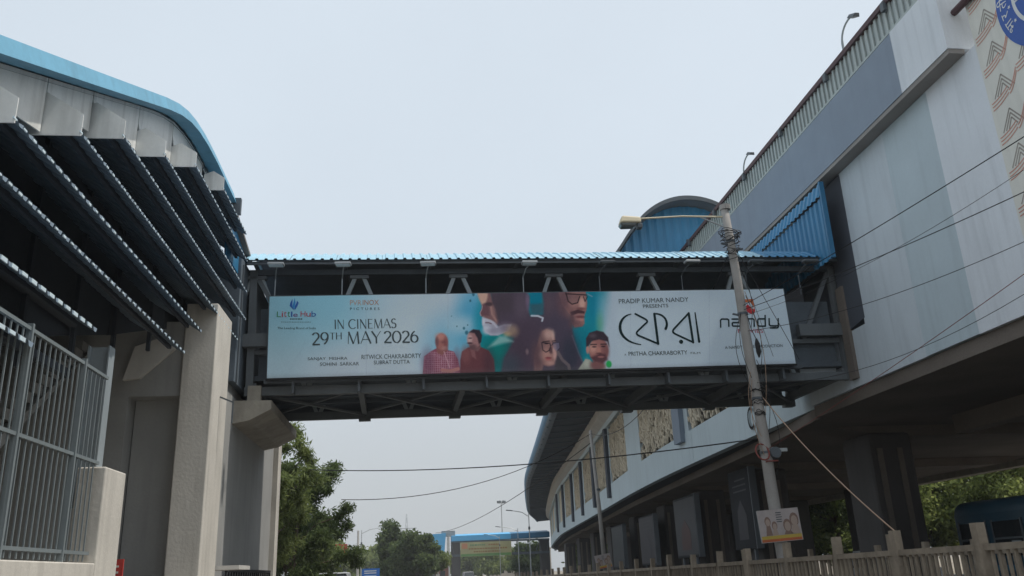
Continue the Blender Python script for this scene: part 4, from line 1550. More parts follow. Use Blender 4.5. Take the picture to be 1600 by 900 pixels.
# lattice panel mesh, shared: leaning leaf-like ribs in front of a dark backing
def jali_mesh(w, h, seed, n):
    rg = random.Random(seed)
    b = MB()
    # branching ribs
    for k in range(n):
        y0 = rg.uniform(-.3, w)
        z0 = rg.uniform(-.2, h)
        ln = rg.uniform(.5, 1.3)
        an = R(rg.choice([58, 62, 66, 70, 118, 122, 24, 30, 34]) + rg.uniform(-6, 6))
        bend = rg.uniform(-.5, .5)
        p = (y0, z0)
        wd = rg.uniform(.035, .07)
        for s in range(3):
            q = (p[0] + math.cos(an) * ln / 3, p[1] + math.sin(an) * ln / 3)
            if 0 < p[0] < w and 0 < q[0] < w and 0 < p[1] < h and 0 < q[1] < h:
                d = rg.uniform(-.06, .02)
                b.bar((d, p[0], p[1]), (d, q[0], q[1]), .1, wd * 2 * (1 - s * .2), (1, 0, 0))
            p = q
            an += bend / 3
    return b.mesh("lattice_ribs")


bays = [(29.2, 37.9), (40.3, 48.9), (53.8, 61.6), (63.0, 70.5), (73.5, 81), (83, 91), (94, 103), (106, 116), (119, 131), (134, 148), (151, 168)]
jm = [jali_mesh(8.0, 4.05, s, 430) for s in (1, 2, 3)]
for q in jm:
    q.materials.append(M_jali)
for k, (a, c) in enumerate(bays):
    p0, p1 = off(a, .12), off(c, .12)
    ang = math.atan2(p1[1] - p0[1], p1[0] - p0[0]) - math.pi / 2
    ln = math.hypot(p1[0] - p0[0], p1[1] - p0[1])
    bk = MB()
    bk.hexa([(p0[0] + .1, p0[1], 7.2), (p1[0] + .1, p1[1], 7.2), (p1[0] + .2, p1[1], 7.2), (p0[0] + .2, p0[1], 7.2),
             (p0[0] + .1, p0[1], 11.4), (p1[0] + .1, p1[1], 11.4), (p1[0] + .2, p1[1], 11.4), (p0[0] + .2, p0[1], 11.4)])
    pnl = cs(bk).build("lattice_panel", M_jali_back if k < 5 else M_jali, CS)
    if k < 7:
        o = inst("lattice_ribs", jm[k % 3], pnl, (p0[0] - 12, p0[1] - 30, 7.29), (0, 0, ang), (1, ln / 8.0, 1))
        o["kind"] = "stuff"
# pilasters and dark fins between the panels
for k, (a, c) in enumerate(bays):
    nxt = bays[k + 1][0] if k + 1 < len(bays) else 172
    ys = [c, (c + nxt) / 2, nxt]
    sweep([(.02, 7.285), (.36, 7.285), (.36, 11.34), (.02, 11.34)], ys, "pilaster", M_band)
for y in (39.1, 62.3, 71.9, 82.2, 92.4, 104.5, 117.5):
    p = off(y, -.10)
    w = .55 if y < 45 else .3
    cs(MB().box(p[0] - .14, p[0] + .16, p[1] - w, p[1] + w, 6.9 if y < 45 else 6.3, 11.33)).build("drain_fin", M_wall_dark if y < 45 else M_recess, CS)
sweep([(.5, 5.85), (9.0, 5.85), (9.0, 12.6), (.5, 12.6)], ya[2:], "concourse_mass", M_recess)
# first letter of the station name, black, partly behind the pole
cpts = arc(0, 0, .27, .36, 45, 315, 20)
bl = MB()
pc = off(29.6, -.06)
stroke_quads(bl, cpts, lambda x, z: (pc[0], pc[1] - x, 6.42 + z), .055)
cs(bl).build("name_letter", M_ink_black, CS)

# ================================================================== LEANING POLE with street lamp
LP = thing("leaning_pole", "leaning grey concrete utility pole with a cream street lamp arm in front of the hoarding", "utility pole", (8.40, 19.5, 0))
ptop = Vector((8.06 - 8.40, 0, 10.25))
PN = 10
pts = [(ptop.x * (t / PN) ** 1.15 + .012 * math.sin(t * 1.7), .0, ptop.z * t / PN) for t in range(PN + 1)]
MB().tube(pts, [.155 - .055 * t / PN for t in range(PN + 1)], 12).build("shaft", M_pole, LP, True)


def on_pole(z):
    t = z / ptop.z
    return Vector((ptop.x * max(0, t) ** 1.15, 0, z))


arm0 = on_pole(10.0)
MB().tube([(arm0.x, 0, arm0.z), (arm0.x - 1.2, -.02, arm0.z + .0), (arm0.x - 2.35, -.05, arm0.z - .09)], .025, 8).build("lamp_arm", M_lampcream, LP)
MB().tube([(arm0.x, 0, arm0.z - .32), (arm0.x - .7, -.01, arm0.z - .02)], .02, 6).build("arm_stay", M_galv, LP)
MB().tube([(arm0.x, 0, 10.2), (arm0.x, 0, 10.33)], .14, 10).build("pole_cap", M_pole, LP)
hx, hz = arm0.x - 2.58, arm0.z - .13
hd = MB()
hd.hexa([(hx - .30, -.16, hz - .10), (hx + .28, -.12, hz - .08), (hx + .28, .12, hz - .08), (hx - .30, .16, hz - .10),
         (hx - .22, -.11, hz + .12), (hx + .28, -.08, hz + .10), (hx + .28, .08, hz + .10), (hx - .22, .11, hz + .12)])
lh = bevel(hd.build("lamp_head", M_lampcream, LP), .05, 3)
ln_ = MB()
ln_.hexa([(hx - .24, -.12, hz - .20), (hx + .10, -.10, hz - .19), (hx + .10, .10, hz - .19), (hx - .24, .12, hz - .20),
          (hx - .30, -.15, hz - .101), (hx + .16, -.12, hz - .085), (hx + .16, .12, hz - .085), (hx - .30, .15, hz - .101)])
bevel(ln_.build("lens_bowl", M_lens, LP), .03, 2)
bevel(MB().box(hx + .17, hx + .30, -.09, .09, hz - .22, hz - .09).build("gear_box", M_steel_dk, LP), .02)
for z in (9.3, 7.35, 5.2, 3.9):
    c = on_pole(z)
    MB().tube([(c.x, 0, z - .03), (c.x, 0, z + .03)], .165 - z * .0045, 12).build("band_clamp", M_steel_dk, LP)
for z, s in ((9.2, -1), (7.3, -1), (9.05, 1)):
    c = on_pole(z)
    MB().bar((c.x, 0, z), (c.x + s * .28, -.05, z + .04), .04, .04).build("side_bracket", M_steel_dk, LP)
# tangled drop wires (loops) round the top and the middle
rgw = random.Random(11)
for z0, n, rad, spr in ((9.35, 10, .26, .35), (8.95, 6, .18, .3), (5.25, 6, .16, .35), (4.75, 4, .14, .25)):
    for i in range(n):
        c = on_pole(z0 + rgw.uniform(-spr, spr) * .6)
        r_ = rad * rgw.uniform(.6, 1.25)
        ax = rgw.uniform(-.6, .6)
        pts = [(c.x + r_ * math.cos(t) + rgw.uniform(-.02, .02), -.05 + r_ * .8 * math.sin(t), c.z + ax * r_ * math.sin(t + 1) + rgw.uniform(-.03, .03)) for t in np.linspace(0, 2 * math.pi, 13)]
        MB().tube(pts, .009, 5, False).build("wire_loop", M_cable, LP)
for i in range(9):
    za, zb = rgw.uniform(5.4, 9.4), 0
    zb = za - rgw.uniform(1.2, 3.2)
    ca, cb_ = on_pole(za), on_pole(zb)
    s = rgw.uniform(.1, .22) * rgw.choice((-1, 1))
    pts = [ca.lerp(cb_, t) + Vector((s * math.sin(math.pi * t) * 1.3 + .1 * (1 if s > 0 else -1), -.13, 0)) for t in np.linspace(0, 1, 9)]
    MB().tube(pts, .008, 5, False).build("drop_wire", M_cable if i % 3 else M_rope, LP)
bxz = on_pole(3.9)
JB = thing("meter_box", "round dark meter housing with red clamp ring strapped to the leaning pole", "meter box", (8.40 + bxz.x + .17, 19.40, 3.88))
MB().tube([(0, .04, 0), (0, -.10, 0)], [.15, .13], 12).build("housing", M_steel_dk, JB)
MB().tube([(-.24, .10, -.22), (-.24, -.08, -.2), (.0, -.10, -.2), (.08, .02, -.2)], .018, 6).build("red_clamp", M_redwire, JB)
MB().tube([(-.32 + .16 * math.cos(t), .08 * math.sin(t) - .06, .02 + .20 * math.sin(t)) for t in np.linspace(0, 6.28, 14)], .02, 6).build("red_clamp", M_redwire, JB)
MB().box(.12, .30, -.06, .02, .02, .10).build("bulkhead_lamp", M_galv, JB)
IN = thing("cable_joint", "black cable joint hanging beside the leaning pole below the hoarding", "cable joint", (8.40 + on_pole(6.5).x + .2, 19.42, 6.45))
MB().tube([(0, 0, .24), (.0, -.02, .1), (.02, 0, -.1), (.01, 0, -.24)], [.02, .065, .065, .02], 8).build("sleeve", M_black, IN)
MB().tube([(0, 0, .22), (-.10, 0, .5), (-.16, 0, .9)], .010, 5).build("tail", M_cable, IN)

# notice board on the pole: a printed sheet with portraits, yellow and red bands
def notice(name, label, loc, w, h, tilt, seed, rotz=0.0):
    t = thing(name, label, "poster", loc, (0, tilt, rotz), "small printed notice boards on poles")
    bevel(MB().box(-w / 2, w / 2, 0, .025, -h / 2, h / 2).build("board", M_steel, t), .004)
    e = .012
    def q(x0, x1, z0, z1, d, c, nm):
        return MB().quad((x0 * w, -d, z0 * h), (x1 * w, -d, z0 * h), (x1 * w, -d, z1 * h), (x0 * w, -d, z1 * h)).build(nm, c, t)
    q(-.5, .5, -.5, .5, .004, mat("notice_paper", (.42, .37, .36), .7, amt=.15, scale=4), "paper")
    q(-.48, .48, -.48, -.40, .008, mat("notice_red", (.50, .14, .06), .7, amt=.15), "red_band")
    q(-.48, .48, -.40, -.30, .008, mat("notice_yellow", (.52, .38, .08), .7, amt=.15), "yellow_band")
    rg = random.Random(seed)
    hair, skin = mat("notice_hair", (.24, .16, .13), .7, amt=.1), mat("notice_skin", (.40, .31, .26), .7, amt=.1)
    for i, (cx, cz, r_) in enumerate(((-.28, .14, .11), (-.13, .0, .10), (.18, -.02, .15), (.36, .14, .16))):
        for rr, mm, dd, nm in ((1.25, hair, .010, "portrait_hair"), (.9, skin, .013, "portrait_face")):
            b = MB()
            b.poly([(cx * w + r_ * rr * h * .75 * math.cos(a), -dd, (cz - (0 if rr > 1 else .03)) * h + r_ * rr * h * 1.1 * math.sin(a)) for a in np.linspace(0, 2 * math.pi, 13)[:-1]])
            b.build(nm, mm, t)
        b = MB()
        b.poly([((cx - r_ * .7) * w, -.011, -.29 * h), ((cx + r_ * .7) * w, -.011, -.29 * h), ((cx + r_ * .4) * w, -.011, (cz - r_) * h), ((cx - r_ * .4) * w, -.011, (cz - r_) * h)])
        b.build("portrait_torso", skin if i % 2 else hair, t)
    for i in range(5):
        zq = .38 - i * .07
        q(-.06, .06 + rg.uniform(0, .06), zq, zq + .025, .009, M_ink_grey, "text_line")
    return t


notice("notice_board", "printed notice with brown portraits and red-yellow base strip on the leaning pole", (8.30, 19.30, 2.22), 1.0, .72, R(-3.0), 4)

# thin second pole, farther along the fence
P2 = thing("thin_utility_pole", "thin grey utility pole standing before the lattice facade", "utility pole", (8.75, 41.0, 0))
MB().tube([(.10, 0, 0), (0, 0, 4), (-.18, 0, 7.9)], [.11, .10, .075], 10).build("shaft", M_pole, P2, True)
MB().tube([(-.0, 0, 5.0), (-.0, 0, 5.1)], .12, 10).build("band_clamp", M_steel_dk, P2)
notice("notice_board", "small pale pink notice with red print at the foot of the thin pole", (8.72, 40.8, 1.75), .75, .62, R(-9), 9)

# ================================================================== CABLES
def cable(p, q, sag, r_, m_, label, group="overhead cables", n=18):
    p, q = Vector(p), Vector(q)
    pts = [p.lerp(q, t) + Vector((0, 0, -sag * 4 * t * (1 - t))) for t in np.linspace(0, 1, n)]
    o = MB().tube(pts, r_ * .8, 5).build("overhead_cable", m_)
    o.location = (0, 0, 0)
    return tag(o, label, "cable", group)


pt = lambda z, dx=0, dy=0: (8.40 + on_pole(z).x + dx, 19.5 + dy, z)
thin_top = (8.58, 41.0, 7.75)
cable(pt(7.55), (9.5, 10.82, 7.6), .05, .012, M_cable, "uppermost black cable from the leaning pole to the right edge")
cable(pt(7.45), (9.5, 11.1, 6.78), .08, .011, M_cable, "second black cable from the leaning pole to the right edge")
cable(pt(7.3), (9.5, 11.0, 7.11), .25, .006, M_cable, "thin sagging wire just below the uppermost cable at right")
cable(pt(6.9), (9.5, 11.36, 6.04), .22, .008, M_cable, "grey wire crossing the middle of the station wall")
cable(pt(3.95), (9.5, 11.52, 5.56), .05, .008, M_redwire, "red wire from the meter box to the right edge")
cable(pt(5.6), (9.5, 11.63, 5.26), .42, .007, M_cable, "lowest wire crossing the foot of the station wall")
cable(pt(5.25, .14), (7.62, 13.25, 1.80), .16, .017, M_rope, "tan rope cable running from the leaning pole to the fence")
cable(pt(9.15), thin_top, 1.55, .018, M_cable, "drooping cable from the leaning pole top to the thin pole")
cable(pt(9.1, .1), (9.35, 19.25, 6.1), -.05, .010, M_cable, "stay wire slanting down right of the leaning pole over the hoarding")
cable(pt(8.9, .08), (8.72, 19.3, 6.2), -.04, .007, M_cable, "thin stay wire close beside the leaning pole")
cable(pt(4.25), (-3.6, 30.0, 5.05), .28, .020, M_cable, "black cable crossing the road from the leaning pole to the trees")
cable((-2.9, 34.5, 4.4), (8.5, 40.9, 7.7), .85, .020, M_cable, "cable rising from the left trees to the thin pole")
cable((2.6, 118, 6.8), (8.55, 41.05, 7.3), .9, .030, M_cable, "cable rising from the far trees to the thin pole")

# ================================================================== CONCRETE FENCE on the median
M_fence = mat("stained_brown_fence_concrete", (.29, .24, .185), .9, amt=.35, scale=3.0, streak=.5, streak_col=(.08, .065, .05), bump=.4)


def fence_run(label, x, y0, nb, sp, detail, dz=0.0, slope=-.016):
    F = thing("concrete_fence", label, "fence", (x, y0, .15))
    pm = MB().box(-.065, .065, -.07, .07, 0, 1.64).mesh("fence_post")
    pm.materials.append(M_fence)
    bm_ = MB().tube([(0, 0, .12), (0, 0, 1.30)],   .027, 6).mesh("fence_baluster")
    bm_.materials.append(M_fence)
    nbal = 12
    rest = MB()
    for k in range(nb):
        yy = k * sp
        z = yy * slope * .55 + dz
        rx, ry = random.uniform(-.03, .03), random.uniform(-.035, .035)
        inst("post", pm, F, (0, yy, z), (rx, ry, 0), (1, 1, random.uniform(.97, 1.03)))
        if k % 3 == 0 and k < 12:
            inst("post", pm, F, (.03, yy + .17, z - .05), (ry, rx, 0))
        z2 = (k + 1) * sp * slope * .55 + dz
        MB().bar((0, yy + .06, z + 1.30), (0, yy + sp - .06, z2 + 1.30), .09, .085).build("top_rail", M_fence, F)
        MB().bar((0, yy + .06, z + .15), (0, yy + sp - .06, z2 + .15), .09, .085).build("bottom_rail", M_fence, F)
        for j in range(nbal):
            yb = yy + (j + 1) * sp / (nbal + 1)
            if k < detail:
                inst("baluster", bm_, F, (random.uniform(-.004, .004), yb, z - .03), (random.uniform(-.012, .012), 0, 0))
            else:
                rest.box(-.028, .028, yb - .04, yb + .04, z + .1, z + 1.3)
    if rest.v:
        o = rest.build("far_balusters", M_fence, F)
        o["kind"] = "stuff"
    return F


fence_run("weathered concrete baluster fence along the median at lower right", 7.6, 6.9, 30, 2.12, 18, .10)
fence_run("second concrete fence behind the first, in front of the bus", 12.4, 12, 8, 2.12, 8, .0, 0)

# ================================================================== VEHICLES
def wheel(parent, x, y, r_, w=.2):
    o = MB().tube([(x - w / 2, y, r_), (x + w / 2, y, r_)], r_, 16).build("wheel", M_tyre, parent)
    MB().tube([(x - w / 2 - .01, y, r_), (x + w / 2 + .01, y, r_)], r_ * .6, 12).build("rim", M_galv, o)


def car(label, loc, rz, paint, h=1.7, ln=4.4, wd=1.8, group="cars on the roads"):
    t = thing("parked_car", label, "car", loc, (0, 0, rz), group)
    b = MB()
    w2 = wd / 2
    side = [(-ln / 2, .35), (-ln / 2, .80), (-ln * .48, .95), (-ln * .22, 1.02), (ln * .45, 1.04), (ln / 2, .9), (ln / 2, .35)]
    b.prism([(-w2, y, z) for y, z in side], (wd, 0, 0))
    bevel(b.build("body", paint, t), .08, 3)
    g = MB()
    top = [(-ln * .24, 1.0, w2 * .97), (-ln * .10, h - .06, w2 * .80), (ln * .36, h - .06, w2 * .80), (ln * .46, 1.0, w2 * .97)]
    i = 0
    g.v = [(-w, y, z) for y, z, w in top] + [(w, y, z) for y, z, w in top]
    g.f = [(0, 1, 2, 3), (7, 6, 5, 4), (0, 4, 5, 1), (1, 5, 6, 2), (2, 6, 7, 3)]
    g.build("window_glass", M_glass, t)
    bevel(MB().box(-w2 * .82, w2 * .82, -ln * .12, ln * .38, h - .07, h).build("roof", paint, t), .03, 2)
    for s in (-1, 1):
        for y in (-ln * .11, ln * .12, ln * .365):
            MB().bar((s * w2 * .975, y + .04, 1.0), (s * w2 * .81, y, h - .05), .06, .06).build("window_pillar", paint, t)
        MB().box(s * w2 * .7 - .15, s * w2 * .7 + .15, -ln / 2 - .01, -ln / 2 + .05, .68, .82).build("headlight", M_chrome, t)
        MB().box(s * w2 * .82 - .1, s * w2 * .82 + .1, ln / 2 - .05, ln / 2 + .012, .78, .98).build("tail_light", M_red, t)
        MB().box(s * (w2 + .08) - .08, s * (w2 + .08) + .08, -ln * .2, -ln * .15, 1.0, 1.14).build("mirror", paint, t)
        MB().box(s * w2 * .6 - .02, s * w2 * .6 + .02, -ln * .08, ln * .34, h, h + .04).build("roof_rail", M_steel_dk, t)
        for y in (-ln * .31, ln * .31):
            wheel(t, s * (w2 - .09), y, .34)
    return t


car("white car roof just showing at the bottom edge under the left trees", (-4.35, 48, 0), 0, M_carwhite, 1.78)
car("white car parked under the viaduct beside the bus", (20.5, 36.5, 0), R(4), M_carwhite, 1.72)
car("pale car far off under the distant bridge", (8.8, 150, 0), R(5), M_carwhite, 1.75)

BU = thing("city_bus", "dark teal city bus parked under the viaduct at right", "bus", (17.9, 20.4, -.22))
bb = MB()
sec = [(-1.25, .45), (-1.25, 2.75), (-1.18, 3.02), (-.95, 3.16), (.95, 3.16), (1.18, 3.02), (1.25, 2.75), (1.25, .45)]
bb.prism([(x, -5.2, z) for x, z in sec], (0, 10.4, 0))
bevel(bb.build("body", M_busblue, BU), .18, 4)
for i in range(6):
    y = 4.3 - i * 1.55
    wf = MB().box(-1.275, -1.24, y - .62, y + .62, 1.55, 2.5).build("window", M_glass, BU)
    for (a, c, d, e) in ((-.66, -.60, 1.5, 2.55), (.60, .66, 1.5, 2.55)):
        MB().box(-1.285, -1.25, y + a, y + c, d, e).build("window_frame", M_steel_dk, wf)
    MB().box(-1.283, -1.25, y - .62, y + .62, 2.0, 2.05).build("slide_rail", M_steel_dk, wf)
    MB().box(-1.279, -1.276, y - .5, y - .1, 1.62, 1.95).build("pale_reflection_pane", M_steel, wf) if i in (0, 1, 3) else None
for y in (5.2,):
    MB().box(-1.0, 1.0, y - .03, y + .03, 1.5, 2.7).build("rear_window", M_glass, BU)
for s in (-1, 1):
    for y in (-3.2, 3.0):
        wheel(BU, s * 1.1, y, .5, .3)
    MB().box(s * .95 - .12, s * .95 + .12, 5.18, 5.24, .8, 1.1).build("lamp_cluster", M_red, BU)
MB().box(-1.262, -1.24, -5.0, 5.0, 1.15, 1.3).build("side_stripe", mat("bus_stripe", (.06, .16, .24), .4, amt=.1), BU)

# ================================================================== TREES
def leaf_cloud(clumps, per, size, aspect, seed, droop=.3):
    rg = np.random.default_rng(seed)
    cl = np.repeat(np.array([c[:3] for c in clumps]), per, 0)
    rad = np.repeat(np.array([c[3] for c in clumps]), per)
    N = len(cl)
    d = rg.normal(size=(N, 3))
    d /= np.linalg.norm(d, axis=1)[:, None]
    rr = rad * np.abs(rg.normal(0, .62, N)).clip(.05, 1.12)
    c = cl + d * rr[:, None] * np.array([1, 1, .72])
    ax = d * .7 + rg.normal(size=(N, 3)) * .7
    ax[:, 2] -= droop
    ax /= np.linalg.norm(ax, axis=1)[:, None]
    sd_ = np.cross(ax, rg.normal(size=(N, 3)))
    sd_ /= np.linalg.norm(sd_, axis=1)[:, None]
    s = size * rg.uniform(.6, 1.4, N)[:, None]
    a, w = ax * s, sd_ * s * aspect
    v = np.stack([c - a * .5, c + w * .5, c + a * .5, c - w * .5], 1).reshape(-1, 3)
    f = np.arange(N * 4).reshape(-1, 4)
    me = bpy.data.meshes.new("foliage")
    me.vertices.add(len(v))
    me.vertices.foreach_set("co", v.ravel())
    me.loops.add(N * 4)
    me.loops.foreach_set("vertex_index", f.ravel())
    me.polygons.add(N)
    me.polygons.foreach_set("loop_start", np.arange(0, N * 4, 4))
    me.polygons.foreach_set("loop_total", np.full(N, 4))
    me.update(calc_edges=True)
    return me


def tree(label, loc, h, rx, ry, seed, leaf, n_limb=9, clump_r=.9, per=420, size=.22, aspect=.35, base=.32, group=None, lean=(0, 0), name="tree", top_shape=1.0):
    rg = random.Random(seed)
    t = thing(name, label, "tree", loc, (0, 0, 0), group)
    tr = MB()
    fork = h * base
    tr.tube([(0, 0, 0), (lean[0] * .1, lean[1] * .1, fork * .5), (lean[0] * .25, lean[1] * .25, fork), (lean[0] * .5, lean[1] * .5, h * .6), (lean[0] * .8, lean[1] * .8, h * .88)],
            [h * .026, h * .021, h * .018, h * .010, h * .003], 8)
    clumps = []
    for k in range(n_limb):
        a = 2 * math.pi * k / n_limb * 1.618 * 1.0 + rg.uniform(-.5, .5)
        z0 = rg.uniform(fork * .8, h * .62)
        e = rg.uniform(.55, 1.0)
        zt = min(h * .97, z0 + rg.uniform(.05, .42) * h)
        shrink = max(.25, 1 - top_shape * max(0, (zt / h - .55)) * 1.3)
        ex, ey = math.cos(a) * rx * e * shrink + lean[0] * zt / h, math.sin(a) * ry * e * shrink + lean[1] * zt / h
        s0 = (lean[0] * .4 * z0 / h, lean[1] * .4 * z0 / h, z0)
        mid = (s0[0] * .5 + ex * .5 + rg.uniform(-.2, .2), s0[1] * .5 + ey * .5 + rg.uniform(-.2, .2), (z0 + zt) / 2 + .05 * h)
        tr.tube([s0, mid, (ex, ey, zt)], [h * .010, h * .006, h * .002], 6)
        for f in (.45, .7, .88, 1.0):
            x = s0[0] + (ex - s0[0]) * f + rg.uniform(-.35, .35) * clump_r
            y = s0[1] + (ey - s0[1]) * f + rg.uniform(-.35, .35) * clump_r
            z = z0 + (zt - z0) * f + rg.uniform(-.2, .5) * clump_r
            clumps.append((x, y, z, clump_r * rg.uniform(.55, 1.15)))
            if rg.random() < .5:
                clumps.append((x + rg.uniform(-1, 1) * clump_r, y + rg.uniform(-1, 1) * clump_r, z - rg.uniform(.2, .9) * clump_r, clump_r * rg.uniform(.4, .8)))
    tr.build("trunk", M_bark, t, True)
    link("crown", leaf_cloud(clumps, per, size, aspect, seed), leaf, t)
    return t


LG = "trees left of the road beyond the bridge"
tree("feathery green tree directly right of the shaded pier wall", (-5.6, 33.5, 0), 7.5, 2.3, 3.0, 3, L_mid, 20, .52, 430, .22, .2, .2, LG, (.2, 0))
tree("darker spreading tree with branches reaching over the road", (-5.5, 38, 0), 6.2, 2.8, 3.0, 8, L_dark, 18, .55, 480, .22, .22, .18, LG, (1.0, 0))
tree("low dense dark tree behind the spreading tree at left", (-8.2, 45, 0), 7.4, 3.2, 3.5, 12, L_dark, 14, 1.2, 520, .34, .4, .15, LG)
tree("olive tree above the red boards at left", (-6.8, 55, 0), 5.6, 1.9, 2.4, 15, L_mid, 11, .9, 420, .3, .4, .2, LG)
DG_ = "distant roadside trees"
tree("distant spiky tree with a tall narrow top beside the thin street lamp", (-3.1, 118, 0), 8.6, 2.0, 2.6, 21, L_dark, 15, 1.2, 420, .55, .35, .12, DG_, (.3, 0), top_shape=1.5)
tree("distant broad dark tree right of the spiky tree", (.0, 114, 0), 6.3, 2.9, 3.2, 23, L_dark, 16, 1.3, 420, .5, .45, .1, DG_)
tree("distant bright tree in front of the blue stair tower", (1.3, 122, 0), 5.6, 2.3, 3.0, 27, L_mid, 12, 1.2, 380, .5, .45, .1, DG_)
FG = "hazy trees beyond the far bridge"
for k, (x, y, h, lab) in enumerate(((12, 240, 8.5, "hazy tree under the left half of the far banner"), (19, 236, 9, "hazy tree under the middle of the far banner"),
                                    (27.5, 214, 7.5, "dark tree at the right end of the far banner"), (29, 250, 8, "hazy pale tree at the right end of the far bridge"),
                                    (31, 150, 6.5, "tree seen under the far end of the curved station"), (38, 172, 7.5, "second tree seen under the far end of the curved station"),
                                    (-14, 170, 8, "hazy tree far behind the thin street lamp"), (-9, 200, 7, "low hazy tree behind the distant spiky tree"))):
    tree(lab, (x, y, 0), h, 4.5, 4.0, 40 + k, L_mid if k != 2 else L_dark, 12, 1.9, 260, .8, .5, .08, FG)
RG = "sunlit trees beyond the viaduct"
for k, (x, y, h, lab, lm) in enumerate(((33, 54, 9, "pale sunlit tree behind the bus roof", L_pale), (37.5, 50, 10.5, "tall sunlit tree seen right of the massive pier", L_pale),
                                        (31, 62, 8.5, "sunlit tree just right of the massive pier", L_mid), (30, 70, 9, "leafy tree left of the massive pier behind the notice", L_mid),
                                        (26.5, 78, 8, "tree behind the leaning pole's foot under the viaduct", L_pale), (43, 56, 10, "far right sunlit tree behind the bus", L_mid),
                                        (36, 84, 10, "background tree filling the gap left of the massive pier", L_dark), (42, 74, 11, "background tree filling the gap right of the massive pier", L_mid))):
    tree(lab, (x, y, 0), h, 4.2, 4.2, 60 + k, lm, 15, 1.5, 620, .30, .5, .1, RG)

# ================================================================== FAR BRIDGE
F2 = thing("far_footbridge", "distant footbridge with light blue roof and yellow banner across the road end", "footbridge", (8, 200, 0))
LB = mat("bright_blue_roof_sheet", (.10, .42, .72), .5, amt=.08)
MB().prism([(0, 0, 8.55), (0, 0, 9.7), (0, 4, 10.2), (0, 4, 8.55)], (13.6, 0, .1)).build("roof", LB, F2)
MB().prism([(13.6, 0, 8.65), (13.6, 0, 9.8), (13.6, 4, 10.3), (13.6, 4, 8.65)], (9, 0, .1)).build("roof_end", M_blue_dk, F2)
MB().box(0, 22.5, .2, 3.8, 8.2, 8.5).build("eave_beam", M_under, F2)
MB().box(0, 22.5, .2, 3.8, 5.2, 5.7).build("deck", M_deck, F2)
for k in range(18):
    MB().bar((.6 + k * 1.25, .1, 5.7), (.6 + k * 1.25 + (.6 if k % 2 else -.6), .1, 8.2), .12, .12).build("truss_bar", M_steel_dk, F2)
for x in (1.0, 21.5):
    MB().box(x - 1.0, x + 1.0, .5, 3.5, 0, 8.3).build("pier", M_pier, F2)
MB().box(-1.0, -.4, .2, 1.0, 0, 9.6).build("white_column", M_white, F2)
MB().prism([(-5.9, 0, 10.2), (-1.2, 0, 10.4), (-1.8, 0, 4.2), (-3.2, 0, 4.2)], (0, 4, 0)).build("stair_cladding", LB, F2)
MB().box(-2.2, .9, .6, 3.4, 9.75, 10.9).build("roof_hatch", M_steel, F2)
BN = thing("yellow_banner", "long yellow and green banner on the distant footbridge", "banner", (10.0, 199.7, 5.1))
MB().box(0, 11.6, -.05, .05, 0, 3.1).build("sheet", mat("banner_yellow", (.40, .37, .19), .7, amt=.25, scale=.4), BN)
MB().box(0.1, 11.5, -.06, -.052, .05, .6).build("green_strip", mat("banner_green", (.14, .28, .09), .7, amt=.2), BN)
MB().box(.3, 1.6, -.066, -.054, 1.7, 2.9).build("orange_picture", M_or, BN)
for r_, (z, x0, x1) in enumerate(((2.3, 2.2, 5.5), (2.3, 6.4, 9.0), (1.5, 1.9, 10.2), (.85, 3.0, 9.2))):
    b = MB()
    x = x0
    while x < x1:
        w_ = random.uniform(.25, .6)
        b.box(x, x + w_, -.07, -.058, z, z + .32)
        x += w_ + .14
    b.build("lettering_row", mat("banner_ink", (.30, .16, .05), .7, amt=.2) if r_ else mat("banner_ink_green", (.12, .26, .12), .7), BN)

# ================================================================== STREET LAMPS, MASTS, FAR THINGS
def street_lamp(label, loc, h, arm, rz=0, head=.9, r_=.09):
    t = thing("street_lamp", label, "street lamp", loc, (0, 0, rz), "street lamps along the road")
    MB().tube([(0, 0, 0), (0, 0, h)], [r_, r_ * .6], 8).build("mast", M_galv, t)
    MB().tube([(0, 0, h - .5), (arm * .4, 0, h + .1), (arm, 0, h + .35)], r_ * .5, 6).build("arm", M_galv, t)
    bevel(MB().bar((arm, 0, h + .36), (arm + (head if arm > 0 else -head), 0, h + .46), .28, .12).build("lamp_head", M_steel_dk, t), .03)
    MB().box(-.12, .12, -.12, .12, h - 2.2, h - 1.8).build("control_box", M_steel_dk, t)
    return t


street_lamp("street lamp on the left beside the distant spiky tree", (-8.5, 140, 0), 8.6, 3.4)
street_lamp("nearest right-hand street lamp before the curved station's end", (15.3, 118, 0), 9.0, -2.2)
street_lamp("second right-hand street lamp before the curved station's end", (18.6, 160, 0), 9.0, -3.2)
street_lamp("smallest right-hand street lamp above the far bridge roof", (18.6, 196, 0), 9.2, -2.6)
PO = "bare poles along the road"
for k, (x, y, h, lab) in enumerate(((-2.9, 150, 8.0, "bare white pole between the two distant tree crowns"), (3.1, 128, 4.6, "short white pole in front of the distant bright tree"),
                                    (-4.0, 62, 4.6, "white pole in front of the dark trees at left"))):
    t = thing("bare_pole", lab, "pole", (x, y, 0), (0, 0, 0), PO)
    MB().tube([(0, 0, 0), (0, 0, h)], [.09, .07], 8).build("shaft", M_white, t)
    MB().box(-.25, .25, -.1, .1, .6, 1.6).build("base_box", M_white, t)
FM = thing("floodlight_mast", "tall thin floodlight mast on the horizon above the far bridge", "floodlight mast", (30, 305, 0))
MB().tube([(0, 0, 0), (0, 0, 25.2)], [.32, .16], 8).build("mast", M_galv, FM)
for i in range(6):
    a = i * math.pi / 3
    bevel(MB().box(1.2 * math.cos(a) - .35, 1.2 * math.cos(a) + .35, 1.2 * math.sin(a) - .3, 1.2 * math.sin(a) + .3, 24.6, 25.4).build("lamp", M_steel_dk, FM), .05)
